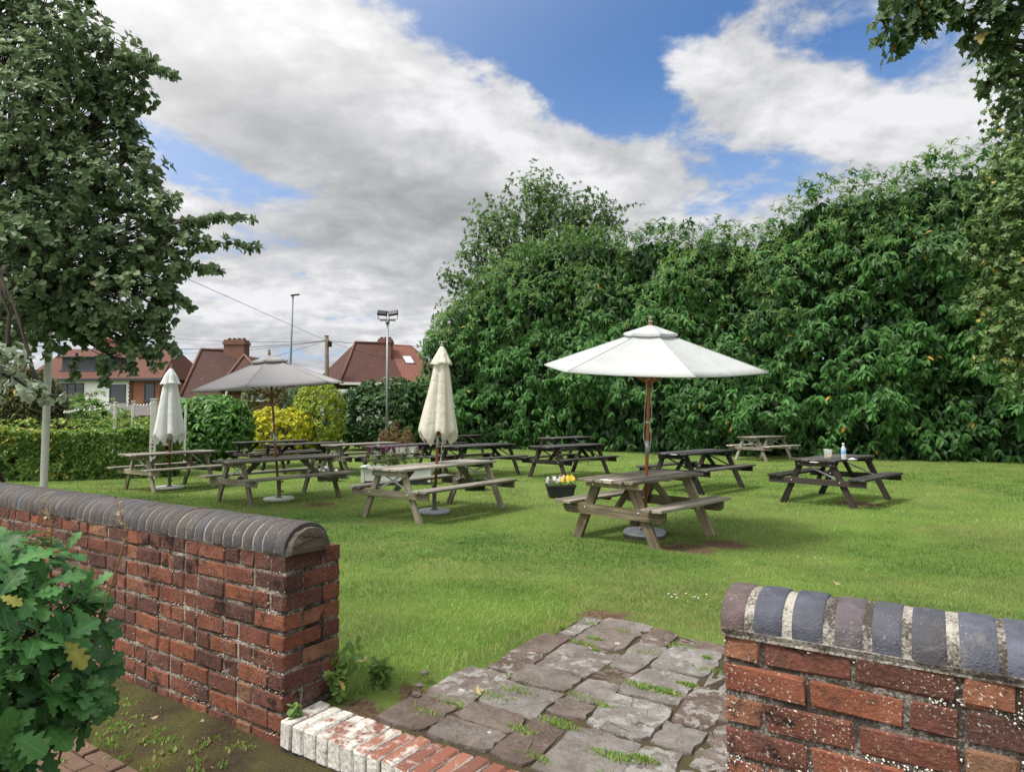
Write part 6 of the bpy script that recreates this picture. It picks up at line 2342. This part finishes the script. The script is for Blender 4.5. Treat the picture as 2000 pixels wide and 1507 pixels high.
def build_houses():
    # ---- white rendered house
    y = 50.0
    X = lambda px: float(at(px, 760, y)[0])
    Z = lambda py: float(at(1000, py, y)[2])
    th = thing('white_house', 'white rendered house with red tiled roof edge and dark slate dormer beyond the clipped hedge', 'house', (0, 0, 0))
    xl, xm, xr, ze = X(60), X(255), X(311), Z(739)
    mb = MB()
    wallbox(mb, xl, xm, y, y + 8, -0.4, ze)
    mb.build('wall', M['render'], th)
    mb = MB()
    wallbox(mb, xm, xr, y + 0.02, y + 8, -0.4, ze - 0.01)
    mb.build('brick_bay', M['house_red'], th)
    mb = MB()
    for k in range(26):
        w = 0.34 if k % 2 else 0.22
        mb.cbox((xm + 0.02, y - 0.012, ze - 0.10 - k * 0.155), (w / 2, 0.022, 0.068), None, 0.005)
    mb.build('quoin', M['quoin'], th)
    window(th, X(115), X(164), Z(785), Z(744), y, 3)
    window(th, X(214.5), X(246), Z(780), Z(747), y, 1)
    window(th, X(282), X(302), Z(779), Z(744), y + 0.02, 1)
    mb = MB()
    mb.cbox(((xl + xr) / 2, y - 0.32, ze + 0.06), ((xr - xl) / 2 + 0.35, 0.05, 0.10), None, 0.01)
    mb.build('fascia', M['dark_frame'], th)
    zr = Z(676) + 0.4
    yr = y + 4.4
    xo, xa = xr + 0.35, X(285)
    ye = y - 0.35
    mb = MB()
    ez = ze + 0.17
    slab(mb, [(xl - 0.35, ye, ez), (xo, ye, ez), (xa, yr, zr), (xl - 0.35, yr, zr)])
    slab(mb, [(xo, ye, ez), (xo, y + 8.5, ez), (xa, yr, zr)])
    slab(mb, [(xo, y + 8.5, ez), (xl - 0.35, y + 8.5, ez), (xl - 0.35, yr, zr), (xa, yr, zr)])
    roof = mb.build('roof', M['roof_red'], th)
    chimney(roof, (X(147), yr), 0.95, 0.8, zr - 0.5, Z(658) + 0.55, 2, 'house_red')
    mb = MB()
    x0, x1 = X(106), X(210)
    zf = Z(718)
    wallbox(mb, x0, x1, y + 0.75, y + 4.3, zf - 0.05, Z(692))
    mb.cbox(((x0 + x1) / 2, y + 2.5, Z(691)), ((x1 - x0) / 2 + 0.12, 1.95, 0.06), None, 0.01)
    mb.cbox(((x0 + x1) / 2, y + 0.70, zf - 0.02), ((x1 - x0) / 2 + 0.12, 0.08, 0.06), None, 0.01)
    mb.build('dormer', M['slate'], th)
    # ---- garage with grey tiled roof
    y = 33.0
    X = lambda px: float(at(px, 800, y)[0])
    Z = lambda py: float(at(1000, py, y)[2])
    th = thing('garage', 'low garage with grey tiled roof and dark doors behind the festoon posts', 'garage', (0, 0, 0))
    xl, xr = X(192), X(330)
    mb = MB()
    wallbox(mb, xl, xr, y, y + 4.5, -0.4, Z(807))
    mb.build('wall', M['house_red'], th)
    mb = MB()
    slab(mb, [(xl - 0.2, y - 0.25, Z(807)), (xr + 0.2, y - 0.25, Z(807)), (xr + 0.2, y + 2.3, Z(785)), (xl - 0.2, y + 2.3, Z(785))])
    slab(mb, [(xl - 0.2, y + 4.8, Z(807)), (xr + 0.2, y + 4.8, Z(807)), (xr + 0.2, y + 2.3, Z(785)), (xl - 0.2, y + 2.3, Z(785))])
    mb.build('roof', M['roof_grey'], th)
    for a, b in ((X(216), X(258)), (X(262), X(300))):
        mb = MB()
        mb.cbox(((a + b) / 2, y - 0.03, (Z(810) - 0.4) / 2), ((b - a) / 2, 0.04, (Z(810) + 0.4) / 2), None, 0.01)
        for k in range(7):
            mb.cbox((a + (b - a) * (k + 0.5) / 7, y - 0.075, (Z(811) - 0.4) / 2), ((b - a) / 15, 0.012, (Z(811) + 0.4) / 2 - 0.08), None, 0.008)
        mb.build('door', M['blue_door'], th)
    # ---- brown hipped house in the middle
    th = thing('brown_roof_house', 'brick house under a big brown hipped roof with a broad tall chimney', 'house', (0, 0, 0))
    A, B = at(393, 683, 42), at(472, 688, 43.5)
    B[2] = A[2]
    FL = at(347, 786, 38.2)
    ez = FL[2]
    BL = np.array((FL[0] - 4.2, 46.0, ez))
    FR = np.array((at(500, 780, 39.0)[0], 39.0, ez))
    BR = np.array((FR[0] + 1.6, 47.0, ez))
    mb = MB()
    slab(mb, [FL, FR, B, A])
    slab(mb, [BL, FL, A])
    slab(mb, [FR, BR, B])
    slab(mb, [BR, BL, A, B])
    roof = mb.build('roof', M['roof_brown'], th)
    mb = MB()
    for p, q in ((FL, A), (A, B)):
        mb.tube([p + (0, -0.03, 0.05), q + (0, -0.03, 0.05)], 0.075, 8)
    mb.build('ridge_tile', M['ridge_brown'], roof)
    c = at(457, 690, 42.6)
    w = 40 * 42.6 / FPX
    ch = chimney(roof, (c[0], 43.0), w, 0.9, A[2] - 2.4, at(457, 663, 42.6)[2], 4, 'house_brown')
    # projecting wing with its own lower hip
    a2 = at(477, 694, 41.4)
    wl_, wr_ = at(424, 762, 37.3), at(540, 758, 37.6)
    wr_[2] = wl_[2]
    a1 = np.array((a2[0] + 0.35, 44.5, a2[2]))
    bl_, br_ = np.array((wl_[0] + 0.2, 45.5, wl_[2])), np.array((wr_[0] + 0.6, 45.5, wl_[2]))
    mb = MB()
    slab(mb, [wl_, wr_, a2])
    slab(mb, [bl_, wl_, a2, a1])
    slab(mb, [wr_, br_, a1, a2])
    slab(mb, [br_, bl_, a1])
    w_roof = mb.build('roof', M['roof_brown'], th)
    mb = MB()
    for p in (wl_, wr_):
        mb.tube([p + (0, -0.04, 0.05), a2 + (0, -0.04, 0.05)], 0.075, 8)
    mb.build('ridge_tile', M['ridge_brown'], w_roof)
    yw = 37.9
    X = lambda px: float(at(px, 800, yw)[0])
    mb = MB()
    wallbox(mb, X(428), X(534), yw, 45.0, -0.4, wl_[2] - 0.02)
    wallbox(mb, FL[0] + 0.5, X(428) - 0.01, 39.2, 45.0, -0.4, ez - 0.02)
    mb.build('wall', M['house_brown'], th)
    Z = lambda py: float(at(1000, py, yw)[2])
    window(th, X(471), X(484), Z(779), Z(757.5), yw, 1, True)
    window(th, X(492), X(528), Z(779), Z(757.5), yw, 2, True)
    # ---- semi detached pair on the other side of the poles
    th = thing('hipped_semi_house', 'white walled house with brown hipped roof joined to a brighter red tiled half', 'house', (0, 0, 0))
    A, B = at(694, 669, 46), at(768, 674, 47.0)
    C = at(803, 677, 47.6)
    B[2] = C[2] = A[2] - 0.03
    FL = at(664, 748, 42.2)
    ez = FL[2]
    FM = np.array((at(791, 750, 43.2)[0], 43.2, ez))
    FR = np.array((at(856, 752, 43.8)[0], 43.8, ez))
    BL = np.array((FL[0] - 4.3, 49.5, ez))
    BR = np.array((FR[0] + 1.0, 51.0, ez))
    MB_ = at(757, 674, 46.85)
    MB_[2] = A[2] - 0.015
    BM = np.array((MB_[0] - 0.2, 50.2, ez))
    mb = MB()
    slab(mb, [FL, FM, MB_, A])
    slab(mb, [BL, FL, A])
    slab(mb, [BM, BL, A, MB_])
    roof = mb.build('roof', M['roof_rust'], th)
    mb = MB()
    for p, q in ((FL, A), (A, MB_)):
        mb.tube([p + (0, -0.03, 0.05), q + (0, -0.03, 0.05)], 0.075, 8)
    mb.build('ridge_tile', M['ridge_brown'], roof)
    mb = MB()
    slab(mb, [FM, FR, C, MB_])
    slab(mb, [FR, BR, C])
    slab(mb, [BR, BM, MB_, C])
    roof2 = mb.build('roof', M['roof_red_bright'], th)
    roof2['label'] = 'brighter red tiled half of the roof'
    # skylight lying in the red slope
    e1, n = unit(FR - FM), None
    up = unit((C + MB_) / 2 - (FM + FR) / 2)
    nn = unit(np.cross(e1, up))
    nn = nn if nn[2] > 0 else -nn
    # where the sight line to the photographed skylight meets the slope
    d = np.array(ray(797.5, 704))
    o = np.array((0, 0, EYE))
    kk = ((FM - o) @ nn) / (d @ nn)
    c = o + d * kk
    mb = MB()
    mb.cbox(c + nn * 0.04, (0.34, 0.52, 0.05), np.array((e1, up, nn)), 0.01)
    sk = mb.build('skylight', M['dark_frame'], th)
    mb = MB()
    mb.cbox(c + nn * 0.095, (0.27, 0.44, 0.006), np.array((e1, up, nn)), 0.002)
    mb.build('pane', M['skylight_pane'], sk)
    c = at(757.5, 690, 46.5)
    chimney(roof, (c[0], 45.7), 24 * 46.5 / FPX, 0.9, A[2] - 1.6, at(757, 664.5, 46.5)[2], 3, 'house_brown')
    mb = MB()
    p, q = FL + (0.35, 0.45, 0), FR + (-0.2, 0.5, 0)
    yw = 43.9
    wallbox(mb, FL[0] + 0.4, FR[0] - 0.2, yw + 0.3, 50.0, -0.4, ez - 0.16)
    mb.build('wall', M['render'], th)
    mb = MB()
    mb.bar(FL + (0, 0.0, -0.02), FR + (0, 0, -0.02), 0.08, 0.16)
    mb.build('fascia', M['white_frame'], th)
    X = lambda px: float(at(px, 760, yw + 0.3)[0])
    Z = lambda py: float(at(1000, py, yw + 0.3)[2])
    window(th, X(690), X(724), Z(782), Z(757), yw + 0.3, 2, True)
    window(th, X(800), X(826), Z(782), Z(757), yw + 0.3, 2, True)
    mb = MB()
    t = at(754, 656, 46.9)
    mb.tube([t + (0, 0, -0.5), t + (0.05, 0, 0.15)], 0.018, 5)
    mb.tube([t + (-0.15, 0, 0.1), t + (0.65, 0, 0.08)], 0.012, 5)
    for k in range(5):
        mb.tube([t + (0.1 * k, -0.15, 0.1), t + (0.1 * k, 0.15, 0.1)], 0.008, 4)
    mb.build('aerial', M['lamp_grey'], th)
    # small cluster by the white post: door panel, barrel top
    th = thing('timber_barrel', 'wooden barrel with a round white top behind the white folded parasol', 'barrel', (float(at(318, 880, 17.2)[0]), 17.2, 0), 0)
    mb = MB()
    mb.lathe((0, 0, 0), [(0, 0), (0.26, 0), (0.3, 0.2), (0.315, 0.38), (0.3, 0.56), (0.26, 0.74), (0, 0.74)], 26)
    mb.build('staves', M['barrel'], th)
    mb = MB()
    mb.lathe((0, 0, 0), [(0, 0.74), (0.40, 0.74), (0.41, 0.76), (0.40, 0.79), (0, 0.79)], 30)
    mb.build('round_top', M['disc_white'], th)
    for z in (0.16, 0.58):
        mb = MB()
        mb.lathe((0, 0, 0), [(0.300 if z < 0.3 else 0.302, z - 0.03), (0.306, z), (0.308 if z < 0.3 else 0.300, z + 0.03)], 26)
        mb.build('hoop', M['lamp_dark'], th)
    p = at(319, 880, 18.6)
    th = thing('arched_board', 'dark slate blue board with an arched top behind the barrel', 'board', (p[0], 18.6, 0), 0.1)
    o = [(-0.28, 0, 0), (0.28, 0, 0)] + [(0.28 * math.cos(a), 0, 1.12 + 0.28 * math.sin(a)) for a in np.linspace(0, math.pi, 12)]
    mb = MB()
    mb.prism(o, (0, 0.06, 0))
    mb.build('panel', M['blue_door'], th)
    for x in (-0.3, 0.3):
        mb = MB()
        mb.bar((x, 0.1, 0.0), (x, 0.1, 1.0), 0.05, 0.05)
        mb.build('leg', M['wood_mid'], th)
    p = at(336, 860, 18.0)
    th = thing('timber_stake', 'short tan timber post beside the barrel', 'post', (p[0], 18.0, 0), 0.2)
    mb = MB()
    mb.cbox((0, 0, 0.5), (0.14, 0.1, 0.5), None, 0.01)
    mb.build('shaft', M['wood_warm'], th)
    mb = MB()
    mb.cbox((0, 0, 1.02), (0.19, 0.14, 0.02), None, 0.008)
    mb.build('cap', M['wood_warm'], th)


M['render'] = plain('white render', (0.70, 0.70, 0.73), 0.85, 0.15, 0, 0.06, 1.5)
M['house_red'] = house_brick_mat('orange red house brick', (0.27, 0.085, 0.045), (0.21, 0.065, 0.04), (0.26, 0.2, 0.16))
M['house_brown'] = house_brick_mat('brown house brick', (0.19, 0.075, 0.05), (0.135, 0.055, 0.042), (0.22, 0.18, 0.15))
M['quoin'] = plain('dark quoin brick', (0.11, 0.05, 0.04), 0.9, 0.1)
M['roof_red'] = roof_mat('red roof tiles', ((0.155, 0.072, 0.055), (0.125, 0.06, 0.048), (0.10, 0.058, 0.05)))
M['roof_red_bright'] = roof_mat('bright red roof tiles', ((0.195, 0.085, 0.067), (0.165, 0.073, 0.058), (0.14, 0.068, 0.056)), (0.33, 0.28))
M['roof_brown'] = roof_mat('brown roof tiles', ((0.092, 0.052, 0.045), (0.072, 0.043, 0.039), (0.058, 0.039, 0.037)))
M['roof_rust'] = roof_mat('rust brown roof tiles', ((0.10, 0.050, 0.042), (0.08, 0.042, 0.036), (0.066, 0.039, 0.035)))
M['roof_grey'] = roof_mat('grey roof tiles', ((0.16, 0.145, 0.145), (0.13, 0.12, 0.122), (0.10, 0.095, 0.095)))
M['ridge_brown'] = plain('ridge tiles', (0.145, 0.078, 0.062), 0.9, 0.1, 0, 0.2, 4)
M['slate'] = plain('dark slate hanging', (0.05, 0.052, 0.068), 0.6, 0.3, 0, 0.2, 3)
M['white_frame'] = plain('white painted frame', (0.7, 0.7, 0.68), 0.5, 0.3, 0, 0.05)
M['dark_frame'] = plain('dark frame', (0.045, 0.048, 0.055), 0.5, 0.3)
M['pane'] = plain('window glass', (0.04, 0.05, 0.06), 0.12, 0.6)
M['skylight_pane'] = plain('bright skylight glass', (0.6, 0.62, 0.62), 0.1, 0.6)
M['terracotta'] = plain('terracotta pot', (0.17, 0.085, 0.06), 0.85, 0.2)
M['blue_door'] = plain('slate blue paint', (0.035, 0.045, 0.068), 0.55, 0.3)
M['barrel'] = wood('barrel staves', (0.13, 0.05, 0.025), (0.30, 0.13, 0.06))


# ------------------------------------------------------------------ small natural details
def build_details():
    # weeds at the foot of the thick wall end
    for lab, t, s, n, h in (('tall toothed weed growing at the foot of the thick wall end', 0.075, 0.27, 7, 0.26), ('small clump of green weed where the white step meets the wall', 0.05, 0.03, 9, 0.05), ('spreading green weed in the grass corner behind the wall end', 0.10, 0.5, 14, 0.11)):
        z = 0.225
        o = wl(t, s, z)
        th = thing('weed', lab, 'weed', o, 0, 'weeds at the foot of the wall end')
        st, lf = MB(), MB()
        for k in range(n):
            a = RNG.uniform(0, 6.28)
            l = h * RNG.uniform(0.4, 1.0)
            tip = np.array((0.33 * l * math.cos(a), 0.33 * l * math.sin(a), l))
            st.tube([(0, 0, -0.01), tip * (0.4, 0.4, 0.6), tip], [0.0025, 0.002, 0.001], 5)
            m_ = 5 if h > 0.1 else 2
            P = tip * np.linspace(0.35, 1, m_)[:, None]
            whorls(lf, L_OAK if h > 0.1 else L_OVAL, P, unit(np.tile(tip, (m_, 1)) + 0.3 * rnd_dirs(m_)), 3, 0.05 if h > 0.1 else 0.03, 1.0, 0.3, None, 0.05)
        st.build('stem', M['weed'], th)
        lf.build('foliage', M['weed'], th)
    # pebbles and fallen leaves
    rows = [(812, 1358, 'brown pebble lying on the paving'), (820, 1340, 'grey pebble near the grass edge of the paving'), (830, 1316, 'pale broken stone at the grass edge of the paving')]
    for px, py, lab in rows:
        p = on(px, py, 0.228)
        mb = MB()
        V = rnd_dirs(60)
        V = np.concatenate([V])
        th_ = np.linspace(0, np.pi, 7)
        pr = [(0.022 * math.sin(a), -0.012 * math.cos(a)) for a in th_]
        mb.lathe((0, 0, 0.008), pr, 10, smooth=False)
        o = mb.build('pebble', M['stone'], None, p)
        v = np.zeros(len(o.data.vertices) * 3)
        o.data.vertices.foreach_get('co', v)
        v = v.reshape(-1, 3) * (1 + RNG.normal(0, 0.12, (len(v) // 3, 1))) * (1.1, 0.8, 0.9)
        o.data.vertices.foreach_set('co', v.astype(np.float32).ravel())
        o.rotation_euler = (0, 0, RNG.uniform(0, 3))
        tag(o, lab, 'pebble', 'pebbles on the paving')

    def fallen(p, size, lab, rz, tone=1.0):
        mb = MB()
        mb.leaves(L_SYC if size > 0.03 else L_OVAL, np.zeros((1, 3)), np.array([(math.cos(rz), math.sin(rz), 0.25)]), np.array([(0.1, -0.5, 0.8)]), size, np.array([(tone, 0.6, 0, 0)]))
        o = mb.build('fallen_leaf', M['dry'], None, p)
        tag(o, lab, 'fallen leaf', 'fallen leaves')
    q = at(1681, 1168, 1.62)
    t, s = ts(q[0], q[1])
    fallen(wl(GAP + 0.28, 0.15, 1.058), 0.026, 'curled yellow leaf lying on the blue grey coping', 1.0)
    fallen(on(388, 1415, 0.10), 0.05, 'tan fallen leaf on the mossy soil below the long wall', 0.3)
    fallen(on(302, 1403, 0.10), 0.035, 'small grey leaf on the mossy soil near the brick path', 2.0, 0.6)
    fallen(on(930, 1349, 0.232), 0.04, 'pale scrap of leaf on a paving slab', 0.2)
    fallen(on(710, 1290, 0.25), 0.05, 'reddish dead leaf caught in the grass by the wall end', 2.2, 0.3)
    # daisies in the lawn
    for k, (px, py) in enumerate([(1312, 1180), (1318, 1173), (1322, 1182), (1306, 1172), (1340, 1170), (1357, 1178), (1364, 1181), (1380, 1171), (1558, 1085), (1592, 1087), (1604, 1088)]):
        p = on(px, py, 0.16 if py > 1150 else 0.05)
        p[2] = float(lawn_z(p[0], p[1])) + 0.04
        mb = MB()
        A = np.linspace(0, 2 * np.pi, 10, endpoint=False)
        ax = np.c_[np.cos(A), np.sin(A) - 0.3, 0.25 + 0 * A]
        mb.leaves(L_OVAL, np.zeros((10, 3)), ax, np.tile((0, -0.4, 0.9), (10, 1)), 0.0075, np.tile((1.0, 0, 0, 0), (10, 1)))
        mb.tube([(0, 0, -0.05), (0.002, 0, -0.01), (0, 0, 0)], 0.001, 4, 1)
        o = mb.build('daisy', [M['petal'], M['weed']], None, p)
        near = k < 8
        tag(o, 'tiny white daisy in the grass close to the paving corner' if near else 'tiny white daisy in the grass between the paving and the drinks table', 'daisy', 'daisies by the paving' if near else 'daisies further out on the lawn')


build_ground()
build_paving()
build_walls()
build_houses()
build_tables()
build_parasols()
build_laurel()
build_trees()
build_shrubs()
build_oak()
build_grass()
build_planters()
build_poles()
build_details()
